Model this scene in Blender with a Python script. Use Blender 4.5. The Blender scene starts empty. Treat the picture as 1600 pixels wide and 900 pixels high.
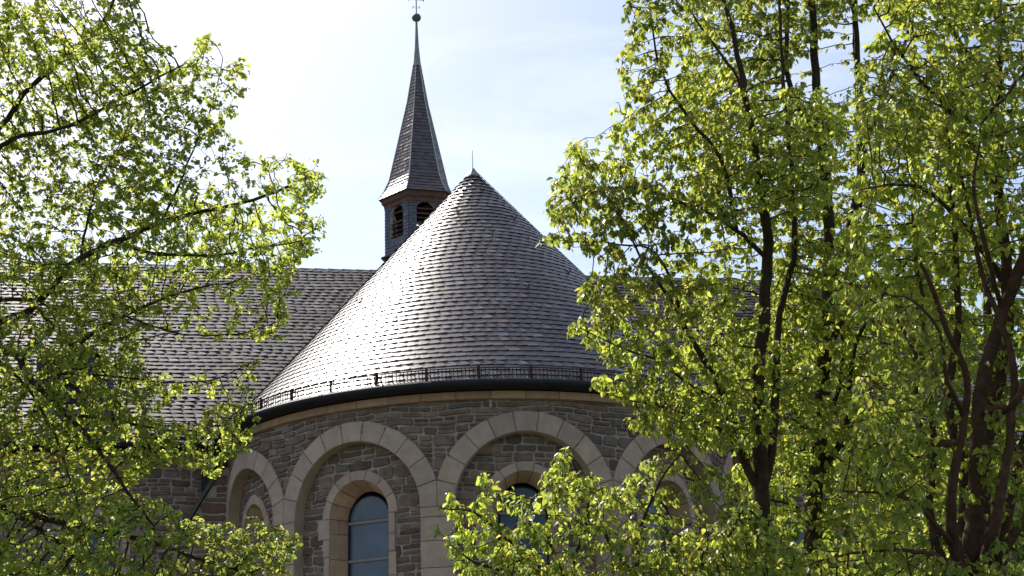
import bpy, math, random
import numpy as np
from mathutils import Vector, Matrix
R_ = math.radians
rnd = random.Random(7)
scene = bpy.context.scene
C = scene.collection

# ------------------------------------------------------------------ camera
FPX, PITCH, ROLL = 2245.6, .3236, -.035          # focal length in px of the 1600 wide picture
CAM = np.array([0., 0., 1.6])
cam = bpy.data.cameras.new('camera'); co = bpy.data.objects.new('camera', cam); C.objects.link(co)
cam.sensor_width = 36; cam.lens = FPX / 1600 * 36
cam.clip_start = .1; cam.clip_end = 6000
fw = Vector((0, math.cos(PITCH), math.sin(PITCH))); up0 = Vector((0, -math.sin(PITCH), math.cos(PITCH))); rt0 = Vector((1, 0, 0))
# roll of -2 degrees
rt = rt0 * math.cos(ROLL) + up0 * math.sin(ROLL)
up = -rt0 * math.sin(ROLL) + up0 * math.cos(ROLL)
co.matrix_world = Matrix(((rt.x, up.x, -fw.x, CAM[0]), (rt.y, up.y, -fw.y, CAM[1]), (rt.z, up.z, -fw.z, CAM[2]), (0, 0, 0, 1)))
scene.camera = co

# ------------------------------------------------------------------ sky, sun, exposure
SUN_AZ, SUN_EL = -36, 50                          # degrees from +Y towards +X, above the horizon
world = bpy.data.worlds.new('World'); scene.world = world; world.use_nodes = True
nt = world.node_tree; nt.nodes.clear()
sky = nt.nodes.new('ShaderNodeTexSky'); sky.sky_type = 'NISHITA'; sky.sun_disc = False
sky.sun_elevation = R_(SUN_EL); sky.sun_rotation = R_(SUN_AZ)
sky.altitude = 100; sky.air_density = 1.0; sky.dust_density = 2.2; sky.ozone_density = .6
bg = nt.nodes.new('ShaderNodeBackground'); bg.inputs['Strength'].default_value = .115
wo = nt.nodes.new('ShaderNodeOutputWorld')
# faint high cloud veil
_tc = nt.nodes.new('ShaderNodeTexCoord'); _mp = nt.nodes.new('ShaderNodeMapping'); _mp.inputs['Scale'].default_value = (2.2, 2.2, 6.5); _mp.inputs['Rotation'].default_value = (.2, .35, .4)
_nz = nt.nodes.new('ShaderNodeTexNoise'); _nz.inputs['Scale'].default_value = 1.6; _nz.inputs['Detail'].default_value = 9; _nz.inputs['Roughness'].default_value = .6; _nz.inputs['Distortion'].default_value = .5
_mr = nt.nodes.new('ShaderNodeMapRange'); _mr.inputs[1].default_value = .42; _mr.inputs[2].default_value = .75; _mr.inputs[3].default_value = 0; _mr.inputs[4].default_value = .42
_mx = nt.nodes.new('ShaderNodeMix'); _mx.data_type = 'RGBA'; _mx.inputs[7].default_value = (8.6, 8.8, 8.9, 1)
nt.links.new(_tc.outputs['Generated'], _mp.inputs[0]); nt.links.new(_mp.outputs[0], _nz.inputs[0]); nt.links.new(_nz.outputs[0], _mr.inputs[0]); nt.links.new(_mr.outputs[0], _mx.inputs[0])
nt.links.new(sky.outputs[0], _mx.inputs[6]); nt.links.new(_mx.outputs[2], bg.inputs[0]); nt.links.new(bg.outputs[0], wo.inputs[0])
sl = bpy.data.lights.new('sun', 'SUN'); sl.energy = 5.0; sl.angle = R_(.5); sl.color = (1, .955, .88)
so = bpy.data.objects.new('sun', sl); C.objects.link(so)
L = Vector((math.sin(R_(SUN_AZ)) * math.cos(R_(SUN_EL)), math.cos(R_(SUN_AZ)) * math.cos(R_(SUN_EL)), math.sin(R_(SUN_EL))))
so.rotation_euler = L.to_track_quat('Z', 'Y').to_euler(); so.location = L * 60
scene.view_settings.view_transform = 'Standard'; scene.view_settings.look = 'None'
scene.view_settings.gamma = 1; scene.view_settings.exposure = .65
scene.cycles.max_bounces = 8; scene.cycles.transmission_bounces = 6

# ------------------------------------------------------------------ helpers
def ray(px, py):
    x, y = px - 800, py - 450; c, s = math.cos(ROLL), math.sin(ROLL)
    x0 = x * c + y * s; y0 = -x * s + y * c
    return np.array([x0 / FPX, math.cos(PITCH) + y0 / FPX * math.sin(PITCH), math.sin(PITCH) - y0 / FPX * math.cos(PITCH)])
def at(px, py, D): return CAM + D * ray(px, py)

def tag(o, label=None, cat=None, group=None, kind=None):
    if label: o['label'] = label
    if cat: o['category'] = cat
    if group: o['group'] = group
    if kind: o['kind'] = kind
    return o

class MB:
    """collects vertices, faces and one tint value per vertex; builds ONE mesh object"""
    def __init__(s): s.v = []; s.f = []; s.t = []
    def add(s, vs, fs, tint=(.5, .5, .5)):
        b = len(s.v); s.v += [tuple(map(float, p)) for p in vs]; s.f += [tuple(b + i for i in q) for q in fs]
        s.t += [tint] * len(vs)
    def box(s, x0, x1, y0, y1, z0, z1, tint=(.5, .5, .5)):
        v = [(x, y, z) for z in (z0, z1) for y in (y0, y1) for x in (x0, x1)]
        s.add(v, [(0, 2, 3, 1), (4, 5, 7, 6), (0, 1, 5, 4), (2, 6, 7, 3), (0, 4, 6, 2), (1, 3, 7, 5)], tint)
    def bar(s, a, b, r, n=6, r2=None, tint=(.5, .5, .5), cap=True):
        a = Vector(a); b = Vector(b); d = (b - a).normalized()
        u = d.orthogonal().normalized(); w = d.cross(u); r2 = r if r2 is None else r2
        vs = [a + (u * math.cos(k * 2 * math.pi / n) + w * math.sin(k * 2 * math.pi / n)) * r for k in range(n)]
        vs += [b + (u * math.cos(k * 2 * math.pi / n) + w * math.sin(k * 2 * math.pi / n)) * r2 for k in range(n)]
        fs = [(k, (k + 1) % n, n + (k + 1) % n, n + k) for k in range(n)]
        if cap: fs += [tuple(range(n))[::-1], tuple(range(n, 2 * n))]
        s.add(vs, fs, tint)
    def path(s, pts, r, n=6):
        for a, b in zip(pts[:-1], pts[1:]): s.bar(a, b, r, n)
    def lathe(s, prof, c=(0, 0), n=32, a0=0, a1=2 * math.pi, phase=0, tint=(.5, .5, .5)):
        """prof: list of (r, z); angle 0 points to -y"""
        full = abs(a1 - a0 - 2 * math.pi) < 1e-6; m = n if full else n + 1
        vs = [(c[0] + r * math.sin(a0 + (a1 - a0) * k / n + phase), c[1] - r * math.cos(a0 + (a1 - a0) * k / n + phase), z) for r, z in prof for k in range(m)]
        fs = []
        for i in range(len(prof) - 1):
            for k in range(n):
                k2 = (k + 1) % m
                fs.append((i * m + k, i * m + k2, (i + 1) * m + k2, (i + 1) * m + k))
        s.add(vs, fs, tint)
    def build(s, name, mat, parent=None, smooth=False):
        me = bpy.data.meshes.new(name); me.from_pydata(s.v, [], s.f); me.update()
        at_ = me.attributes.new('tint', 'FLOAT_COLOR', 'POINT')
        at_.data.foreach_set('color', np.concatenate([np.array(s.t, dtype=np.float32), np.ones((len(s.t), 1), np.float32)], 1).ravel())
        if smooth: me.polygons.foreach_set('use_smooth', [True] * len(me.polygons))
        me.materials.append(mat)
        o = bpy.data.objects.new(name, me); C.objects.link(o)
        if parent: o.parent = parent
        return o

def big_mesh(name, V, F4, T, mat, parent, smooth=False, loops=None):
    """fast mesh: V (n,3); F4 (m,k) equal-sized polygons; T (n,3) tint"""
    me = bpy.data.meshes.new(name); n, m, k = len(V), len(F4), F4.shape[1]
    me.vertices.add(n); me.vertices.foreach_set('co', V.astype(np.float32).ravel())
    me.loops.add(m * k); me.loops.foreach_set('vertex_index', F4.astype(np.int32).ravel())
    me.polygons.add(m); me.polygons.foreach_set('loop_start', (np.arange(m) * k).astype(np.int32))
    me.polygons.foreach_set('loop_total', np.full(m, k, np.int32))
    if smooth: me.polygons.foreach_set('use_smooth', np.ones(m, bool))
    me.update(calc_edges=True)
    a = me.attributes.new('tint', 'FLOAT_COLOR', 'POINT')
    a.data.foreach_set('color', np.concatenate([T, np.ones((n, 1))], 1).astype(np.float32).ravel())
    me.materials.append(mat)
    o = bpy.data.objects.new(name, me); C.objects.link(o); o.parent = parent
    return o

# ------------------------------------------------------------------ materials
def mat(name, color=None, rough=.8, spec=.5, metal=0, noise=None, nscale=8, ndetail=6, bump=0, bscale=30, tint=False, coords='Object', speck=None):
    m = bpy.data.materials.new(name); m.use_nodes = True; t = m.node_tree; n = t.nodes; l = t.links
    p = n['Principled BSDF']; p.inputs['Roughness'].default_value = rough; p.inputs['Specular IOR Level'].default_value = spec
    p.inputs['Metallic'].default_value = metal
    tc = n.new('ShaderNodeTexCoord')
    if tint:
        a = n.new('ShaderNodeAttribute'); a.attribute_name = 'tint'; src = a.outputs['Color']
    else:
        c = n.new('ShaderNodeRGB'); c.outputs[0].default_value = (*color, 1); src = c.outputs[0]
    if noise:
        nz = n.new('ShaderNodeTexNoise'); nz.inputs['Scale'].default_value = nscale; nz.inputs['Detail'].default_value = ndetail
        nz.inputs['Roughness'].default_value = .65
        l.new(tc.outputs[coords], nz.inputs['Vector'])
        mr = n.new('ShaderNodeMapRange'); mr.inputs[1].default_value = .3; mr.inputs[2].default_value = .7
        mr.inputs[3].default_value = 1 - noise; mr.inputs[4].default_value = 1 + noise; l.new(nz.outputs[0], mr.inputs[0])
        vm = n.new('ShaderNodeVectorMath'); vm.operation = 'SCALE'; l.new(src, vm.inputs[0]); l.new(mr.outputs[0], vm.inputs['Scale'])
        src = vm.outputs[0]
    if speck:                                     # darker or lighter patches with a shape of their own
        sc, thr, col, amt = speck
        nz2 = n.new('ShaderNodeTexNoise'); nz2.inputs['Scale'].default_value = sc; nz2.inputs['Detail'].default_value = 8
        nz2.inputs['Roughness'].default_value = .7
        l.new(tc.outputs[coords], nz2.inputs['Vector'])
        mr2 = n.new('ShaderNodeMapRange'); mr2.inputs[1].default_value = thr; mr2.inputs[2].default_value = thr + .08
        mr2.inputs[3].default_value = 0; mr2.inputs[4].default_value = amt; l.new(nz2.outputs[0], mr2.inputs[0])
        mx = n.new('ShaderNodeMix'); mx.data_type = 'RGBA'; l.new(mr2.outputs[0], mx.inputs[0]); l.new(src, mx.inputs[6]); mx.inputs[7].default_value = (*col, 1)
        src = mx.outputs[2]
    l.new(src, p.inputs['Base Color'])
    if bump:
        nb = n.new('ShaderNodeTexNoise'); nb.inputs['Scale'].default_value = bscale; nb.inputs['Detail'].default_value = 8
        nb.inputs['Roughness'].default_value = .65
        l.new(tc.outputs[coords], nb.inputs['Vector'])
        b = n.new('ShaderNodeBump'); b.inputs['Strength'].default_value = bump; b.inputs['Distance'].default_value = .02
        l.new(nb.outputs[0], b.inputs['Height']); l.new(b.outputs[0], p.inputs['Normal'])
    return m

M = {}
M['slate'] = mat('slate', rough=.34, spec=.46, noise=.2, nscale=9, bump=.2, bscale=22, tint=True, speck=(2.3, .62, (.13, .115, .10), .35))
M['slate_main'] = mat('slate_of_main_roof', rough=.6, spec=.17, noise=.2, nscale=7, bump=.2, bscale=20, tint=True, speck=(1.3, .6, (.10, .085, .08), .4))
M['slate_back'] = mat('slate_underlay', (.018, .016, .02), rough=.9, spec=.1)
M['slate_wall'] = mat('slate_cladding', rough=.6, spec=.3, noise=.25, nscale=9, bump=.3, bscale=22, tint=True)
M['rubble'] = mat('rubble_stone', rough=.9, spec=.25, noise=.35, nscale=7, bump=.9, bscale=16, tint=True, speck=(14, .6, (.09, .075, .07), .35))
M['mortar'] = mat('mortar', (.33, .28, .255), rough=.95, spec=.1, noise=.25, nscale=5, bump=.8, bscale=25)
M['sandstone'] = mat('sandstone', rough=.9, spec=.2, noise=.17, nscale=5, bump=.35, bscale=35, tint=True, speck=(9, .66, (.16, .13, .10), .55))
M['joint'] = mat('joint_mortar', (.13, .11, .09), rough=.95, spec=.1)
M['zinc'] = mat('dark_gutter_metal', (.013, .013, .018), rough=.6, spec=.25, noise=.3, nscale=3)
M['iron'] = mat('brown_iron', (.045, .03, .026), rough=.85, spec=.1, noise=.4, nscale=20)
M['lead'] = mat('lead_sheet', (.22, .22, .23), rough=.5, spec=.5, noise=.3, nscale=6)
M['copper'] = mat('green_copper', (.07, .13, .11), rough=.6, spec=.4, noise=.3, nscale=12)
M['brown_wood'] = mat('red_brown_paint', (.12, .058, .046), rough=.75, spec=.3, noise=.3, nscale=8, bump=.2)
M['inside'] = mat('dark_inside', (.02, .016, .014), rough=.95, spec=.05)
M['glass'] = mat('protective_glazing', (.05, .08, .135), rough=.14, spec=.55, noise=.35, nscale=1.6)
M['bar'] = mat('grey_glazing_bar', (.22, .21, .21), rough=.6, spec=.3)
M['plaster'] = mat('far_wall_plaster', (.3, .27, .23), rough=.9, spec=.1, noise=.15, nscale=3, bump=.3)
M['white'] = mat('white_ceramic', (.34, .33, .31), rough=.6)

def bark(name, col):
    m = mat(name, col, rough=.92, spec=.15, noise=.45, nscale=9, bump=1.0, bscale=26, speck=(5, .63, (.11, .115, .075), .5))
    return m
M['bark_dark'] = bark('dark_brown_bark', (.055, .038, .030))
M['bark_red'] = bark('reddish_brown_bark', (.085, .045, .033))

def leafmat(name, trans=.5, rough=.42, tmul=(1.35, 1.25, .45)):
    m = bpy.data.materials.new(name); m.use_nodes = True; t = m.node_tree; n = t.nodes; l = t.links
    p = n['Principled BSDF']; p.inputs['Roughness'].default_value = rough; p.inputs['Specular IOR Level'].default_value = .45
    a = n.new('ShaderNodeAttribute'); a.attribute_name = 'tint'; l.new(a.outputs['Color'], p.inputs['Base Color'])
    tr = n.new('ShaderNodeBsdfTranslucent')
    vm = n.new('ShaderNodeVectorMath'); vm.operation = 'MULTIPLY'; l.new(a.outputs['Color'], vm.inputs[0]); vm.inputs[1].default_value = tmul
    l.new(vm.outputs[0], tr.inputs['Color'])
    mx = n.new('ShaderNodeMixShader'); mx.inputs[0].default_value = trans
    l.new(p.outputs[0], mx.inputs[1]); l.new(tr.outputs[0], mx.inputs[2]); l.new(mx.outputs[0], n['Material Output'].inputs['Surface'])
    return m
M['leaf_l'] = leafmat('lime_leaf', .62, .45, (2.0, 1.7, .9))
M['leaf_r'] = leafmat('hornbeam_leaf', .64, .36, (1.85, 1.6, .9))

# ------------------------------------------------------------------ the ground
gm = bpy.data.materials.new('lawn'); gm.use_nodes = True
_n = gm.node_tree.nodes; _l = gm.node_tree.links; _p = _n['Principled BSDF']; _p.inputs['Roughness'].default_value = .95
_t = _n.new('ShaderNodeTexCoord'); _z = _n.new('ShaderNodeTexNoise'); _z.inputs['Scale'].default_value = .6; _z.inputs['Detail'].default_value = 10
_r = _n.new('ShaderNodeValToRGB'); _r.color_ramp.elements[0].position = .35; _r.color_ramp.elements[0].color = (.035, .06, .015, 1)
_r.color_ramp.elements[1].position = .7; _r.color_ramp.elements[1].color = (.075, .095, .03, 1)
_l.new(_t.outputs['Object'], _z.inputs['Vector']); _l.new(_z.outputs[0], _r.inputs[0]); _l.new(_r.outputs[0], _p.inputs['Base Color'])
g = MB(); g.add([(-3000, -3000, 0), (3000, -3000, 0), (3000, 3000, 0), (-3000, 3000, 0)], [(0, 1, 2, 3)])
tag(g.build('ground', gm), kind='structure')
PSI = .1843; CX, CY = -.7608, 28.7687
pm = mat('paved_path', (.26, .24, .22), rough=.9, spec=.2, noise=.2, nscale=2, bump=.4, bscale=20)
g = MB(); g.box(-60, 60, -1.6, 3.4, .0, .03)
pth = g.build('path', pm); tag(pth, kind='structure'); pth.location = (CX - 1.6, CY - 8.6, 0); pth.rotation_euler.z = PSI

# ------------------------------------------------------------------ the church
church = bpy.data.objects.new('church', None); C.objects.link(church)
church.location = (CX, CY, 0); church.rotation_euler = (0, 0, PSI)
tag(church, 'rubble stone church with slate roofs, round apse under a cone and pointed ridge turret', 'church')

RW, RI, RG = 5.0, 4.8, 4.42                       # apse wall, blind arch recess, glazing radius
ZS, AA, RING = 5.79, 1.24, .35                    # springing height, intrados radius, ring width
BAYS = [math.radians(a) for a in (-70, -35, 0, 35, 70)]
PITCHB = RW * math.radians(35)
Z_TOP = 7.62

def cyl(s, z, d):                                 # s = arc length at RW, d = offset outwards from RW
    a = s / RW; r = RW + d
    return (r * math.sin(a), -r * math.cos(a), z)
def flat_map(y0):
    return lambda s, z, d: (s, y0 - d, z)

def stone_tint(r, warm=0):
    k = r.random()
    if k < .36: c = (.098, .076, .070)
    elif k < .56: c = (.108, .074, .064)
    elif k < .80: c = (.090, .083, .082)
    else: c = (.135, .110, .094)
    f = r.uniform(1.0, 1.75)
    return tuple(x * f * q for x, q in zip(c, (1.16, .98, .90)))
def sand_tint(r):
    c = r.choice([(.40, .30, .25), (.375, .285, .245), (.425, .315, .255), (.38, .28, .235)])
    f = r.uniform(.88, 1.1); return tuple(x * f for x in c)

def rubble(mb, fmap, s0, s1, z0, z1, keep, seed, d0=0., thick=.035):
    """irregular coursed rubble: every stone its own rounded, slightly domed block"""
    r = random.Random(seed); z = z0; wav = [r.uniform(0, 6) for _ in range(6)]
    def wob(s, z): return .022 * math.sin(s * 1.9 + wav[0] + z * .8) + .016 * math.sin(s * 4.3 + wav[1] + z * 2)
    def stone(a, b, c, d):
        w, h = b - a, d - c
        if w < .05 or h < .035: return
        g = r.uniform(.011, .021); a += g; b -= g; c += g * .8; d -= g * .8; w, h = b - a, d - c
        cr = min(w, h) * r.uniform(.16, .34); pts = []
        jit = lambda m: r.uniform(-m, m)
        j = min(.022, h * .13)
        for (x, y, ax, ay) in ((a, c, 1, 1), (b, c, -1, 1), (b, d, -1, -1), (a, d, 1, -1)):
            p1 = (x + ax * cr * r.uniform(.6, 1.3), y + jit(j)); p2 = (x + jit(j * .7), y + ay * cr * r.uniform(.6, 1.3))
            pm_ = (x + ax * cr * .32, y + ay * cr * .32)
            seq = [p2, pm_, p1] if (ax * ay > 0) else [p1, pm_, p2]
            pts += seq
        # order is counter-clockwise: bl, br, tr, tl
        q = []
        for i in range(12):
            q.append(pts[i])
        # midpoints on the long sides
        mid = ((pts[2][0] + pts[3][0]) / 2 + jit(.02), c + jit(j)); midt = ((pts[8][0] + pts[9][0]) / 2 + jit(.02), d + jit(j))
        q = pts[:3] + [mid] + pts[3:9] + [midt] + pts[9:]
        q = [(x, y + wob(x, y)) for x, y in q]
        cx, cy = sum(p[0] for p in q) / len(q), sum(p[1] for p in q) / len(q)
        k_ = keep(cx, cy)
        if k_ is None or k_ is False: return
        if k_ is not True: q = [k_(x, y) for x, y in q]
        cx, cy = sum(p[0] for p in q) / len(q), sum(p[1] for p in q) / len(q)
        ws = max(p[0] for p in q) - min(p[0] for p in q); hs_ = max(p[1] for p in q) - min(p[1] for p in q)
        if ws < .05 or hs_ < .03: return
        t = thick * r.uniform(.55, 1.15); n = len(q); tx, tz = r.uniform(-.012, .012), r.uniform(-.012, .012)
        V = [fmap(x, y, d0 - .004) for x, y in q]
        for k, dd in ((.94, .62), (.80, 1.0)):
            V += [fmap(cx + (x - cx) * (1 - (1 - k) * min(1, .12 / max(.05, w))), cy + (y - cy) * k, d0 + t * dd + (x - cx) * tx + (y - cy) * tz + jit(.0022)) for x, y in q]
        V.append(fmap(cx, cy, d0 + t * 1.06))
        F = []
        for lvl in (0, 1):
            for i in range(n): F.append((lvl * n + i, lvl * n + (i + 1) % n, (lvl + 1) * n + (i + 1) % n, (lvl + 1) * n + i))
        for i in range(n): F.append((2 * n + i, 2 * n + (i + 1) % n, 3 * n))
        mb.add(V, F, stone_tint(r))
    while z < z1 - .03:
        h = r.choice([.10, .13, .15, .17, .19, .22]); h = min(h, z1 - z)
        if z1 - z - h < .05: h = z1 - z
        s = s0 + r.uniform(-.3, 0)
        while s < s1:
            w = r.uniform(.2, .52) * (1.0 if h > .12 else 1.15); e = min(s + w, s1)
            if s1 - e < .1: e = s1
            k = r.random()
            if h > .14 and k < .42:
                q = h * r.uniform(.38, .62)
                stone(max(s, s0), e, z, z + q)
                if w > .34 and r.random() < .6:
                    mm = s + w * r.uniform(.35, .65); stone(max(s, s0), mm, z + q, z + h); stone(mm, e, z + q, z + h)
                else: stone(max(s, s0), e, z + q, z + h)
            else: stone(max(s, s0), e, z, z + h)
            s = e
            if s >= s1: break
        z += h

def block(mb, fmap, P, d0, d1, nu=4, nv=4, tint=(.3, .3, .3), e=.05):
    """dressed block with softened arrises; P(u,v) -> (s,z)"""
    us = [0, e] + [e + (1 - 2 * e) * i / nu for i in range(1, nu)] + [1 - e, 1]
    vs = [0, e] + [e + (1 - 2 * e) * i / nv for i in range(1, nv)] + [1 - e, 1]
    V = []; n, m = len(us), len(vs)
    for j, v in enumerate(vs):
        for i, u in enumerate(us):
            s, z = P(u, v); edge = i in (0, n - 1) or j in (0, m - 1)
            V.append(fmap(s, z, d1 - (.010 if edge else 0)))
    F = [(j * n + i, j * n + i + 1, (j + 1) * n + i + 1, (j + 1) * n + i) for j in range(m - 1) for i in range(n - 1)]
    bd = [i for i in range(n)] + [j * n + n - 1 for j in range(1, m)] + [(m - 1) * n + i for i in range(n - 2, -1, -1)] + [j * n for j in range(m - 2, 0, -1)]
    b0 = len(V)
    for k in bd:
        j, i = divmod(k, n); s, z = P(us[i], vs[j]); V.append(fmap(s, z, d0))
    for q in range(len(bd)):
        q2 = (q + 1) % len(bd); F.append((bd[q], b0 + q, b0 + q2, bd[q2]))
    mb.add(V, F, tint)

def in_arch(s, z, cs, zs, a, zb):
    if z < zb: return False
    if abs(s - cs) >= a: return False
    return z < zs or (s - cs) ** 2 + (z - zs) ** 2 < a * a

def pusher(openings):
    """keep function for rubble: stones centred in an opening are left out, the others are cut back along it"""
    def keep(cx, cy):
        if any(in_arch(cx, cy, *o) for o in openings): return None
        def fix(x, y):
            for c, zs, a, zb in openings:
                if in_arch(x, y, c, zs, a, zb):
                    if y < zs or cy < zs:
                        if cy < zb and abs(cx - c) < a: y = zb
                        else: x = c + (a if cx > c else -a)
                    else:
                        l = math.hypot(x - c, y - zs) + 1e-6; x, y = c + (x - c) * a / l, zs + (y - zs) * a / l
            return x, y
        return fix
    return keep

def holed_skin(mb, fmap, s0, s1, z0, z1, holes, d=0, step=.12):
    """sheet on fmap at offset d with round-headed holes (cs, zs, a, zb)"""
    cols = set([s0, s1])
    s = s0
    while s < s1: cols.add(s); s += step
    for cs, zs, a, zb in holes:
        for k in range(25): cols.add(cs - a * math.cos(math.pi * k / 24))
    cols = sorted(c for c in cols if s0 - 1e-6 <= c <= s1 + 1e-6)
    cc = [cols[0]]
    for c in cols[1:]:
        if c - cc[-1] > 1e-4: cc.append(c)
    for a_, b_ in zip(cc[:-1], cc[1:]):
        mdl = (a_ + b_) / 2; h = [q for q in holes if abs(mdl - q[0]) < q[2]]
        def quad(za0, za1, zb0, zb1):
            mb.add([fmap(a_, za0, d), fmap(b_, zb0, d), fmap(b_, zb1, d), fmap(a_, za1, d)], [(0, 1, 2, 3)])
        if not h: quad(z0, z1, z0, z1)
        else:
            cs, zs, a, zb = h[0]
            f = lambda s_: zs + math.sqrt(max(0, a * a - (s_ - cs) ** 2))
            quad(f(a_), z1, f(b_), z1)
            if zb > z0: quad(z0, zb, z0, zb)

def reveal(mb, fm0, d0, fm1, d1, cs, zs, a0, a1, zb, cs1=None, n=24, zs1=None):
    """splayed reveal of a round-headed opening"""
    cs1 = cs if cs1 is None else cs1; zs1 = zs if zs1 is None else zs1
    def outl(c, a, z_):
        return [(c - a, zb)] + [(c - a * math.cos(math.pi * k / n), z_ + a * math.sin(math.pi * k / n)) for k in range(n + 1)] + [(c + a, zb)]
    A = [fm0(s, z, d0) for s, z in outl(cs, a0, zs)]; B = [fm1(s, z, d1) for s, z in outl(cs1, a1, zs1)]; m = len(A)
    mb.add(A + B, [(i, i + 1, m + i + 1, m + i) for i in range(m - 1)] + [(m - 1, 0, m, 2 * m - 1)])

# --- apse: masonry core (mortar), rubble, arches, piers
S1 = 7.6
hole_out = [(b * RW, ZS, AA, 1.3) for b in BAYS]
core = MB(); holed_skin(core, cyl, -S1, S1, 0, Z_TOP, hole_out)
WA, WZ, WB = .58 * RW / RI, 5.79, 2.6             # window opening on the recess face
hole_in = [(b * RW, WZ, WA, WB) for b in BAYS]
holed_skin(core, cyl, -S1, S1, 1.3, Z_TOP - .1, hole_in, d=RI - RW)
for b in BAYS: core.add([cyl(b * RW + s, 1.3, d) for s, d in ((-AA, 0), (0, 0), (AA, 0), (AA, RI - RW), (0, RI - RW), (-AA, RI - RW))], [(0, 1, 4, 5), (1, 2, 3, 4)])
apse = core.build('apse_wall', M['mortar'], church)
ru = MB()
_ko = pusher([(b * RW, ZS, AA + .06, 1.25) for b in BAYS])
def keep_out(s, z):
    if not (-S1 < s < S1): return False
    for b in BAYS:
        if AA - .05 < abs(s - b * RW) < AA + .35 and 1.1 < z < ZS - .1: return False
    return _ko(s, z)
rubble(ru, cyl, -S1, S1, .45, Z_TOP - .02, keep_out, 3)
keep_in = pusher([(b * RW, WZ, WA + .05, WB - .1) for b in BAYS])
for i, b in enumerate(BAYS):
    c = b * RW
    rubble(ru, cyl, c - AA - .2, c + AA + .2, 1.32, ZS + AA + .15, lambda s, z, c=c: keep_in(s, z) if in_arch(s, z, c, ZS, AA + .2, 0) else None, 20 + i, d0=RI - RW, thick=.026)
ru.build('rubble_facing', M['rubble'], apse)

def vous(mb, fmap, cs, zs, a0, a1, n, d0, d1, lim=None, seed=0, gap=.006, jitter=.0):
    r = random.Random(seed)
    ed = [math.pi * k / n for k in range(n + 1)]
    for k in range(n):
        t0, t1 = ed[k], ed[k + 1]
        ao = a1 + (r.uniform(-jitter, jitter) if jitter else 0)
        def P(u, v):
            rho = a0 + (ao - a0) * v; g = gap / rho
            t = t0 + g + (t1 - t0 - 2 * g) * u
            s = -rho * math.cos(t); z = rho * math.sin(t)
            if lim: s = max(-lim, min(lim, s))
            return cs + s, zs + z
        block(mb, fmap, P, d0, d1, tint=sand_tint(r))

for i, b in enumerate(BAYS):
    cs = b * RW
    vb = MB(); vous(vb, cyl, cs, ZS, AA, AA + RING, 11, -.03, .045, lim=PITCHB / 2 - .004, seed=40 + i)
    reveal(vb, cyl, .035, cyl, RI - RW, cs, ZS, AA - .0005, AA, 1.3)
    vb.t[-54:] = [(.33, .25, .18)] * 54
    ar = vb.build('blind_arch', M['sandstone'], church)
    # dark joint bedding behind the arch stones
    jb = MB()
    for k in range(40):
        t0, t1 = math.pi * k / 40, math.pi * (k + 1) / 40
        q = []
        for rr, t in ((AA + .004, t0), (AA + .004, t1), (AA + RING - .01, t1), (AA + RING - .01, t0)):
            s = max(-PITCHB / 2 + .006, min(PITCHB / 2 - .006, -rr * math.cos(t))); q.append(cyl(cs + s, ZS + rr * math.sin(t), .024))
        jb.add(q, [(0, 1, 2, 3)])
    jb.build('joint', M['joint'], ar)
# piers between the arches
pe = [BAYS[0] * RW - PITCHB] + [b * RW for b in BAYS] + [BAYS[-1] * RW + PITCHB]
for k in range(6):
    c = (pe[k] + pe[k + 1]) / 2; hw = PITCHB / 2 - AA; r = random.Random(60 + k)
    lo, hi = max(c - hw, -S1), min(c + hw, S1)
    if hi - lo < .1: continue
    pb = MB(); z = 1.3
    while z < ZS - .01:
        h = r.uniform(.34, .52); h = min(h, ZS - z)
        if ZS - z - h < .15: h = ZS - z
        block(pb, cyl, lambda u, v, z=z, h=h: (lo + .002 + (hi - lo - .004) * u, z + .004 + (h - .008) * v), -.03, .045, tint=sand_tint(r), e=.02)
        z += h
    pr_ = pb.build('pier', M['sandstone'], church)
    jb = MB(); jb.add([cyl(lo + (hi - lo) * u, z, .030) for z in (1.3, ZS) for u in (.02, .5, .98)], [(0, 1, 4, 3), (1, 2, 5, 4)])
    jb.build('joint', M['joint'], pr_)

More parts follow.
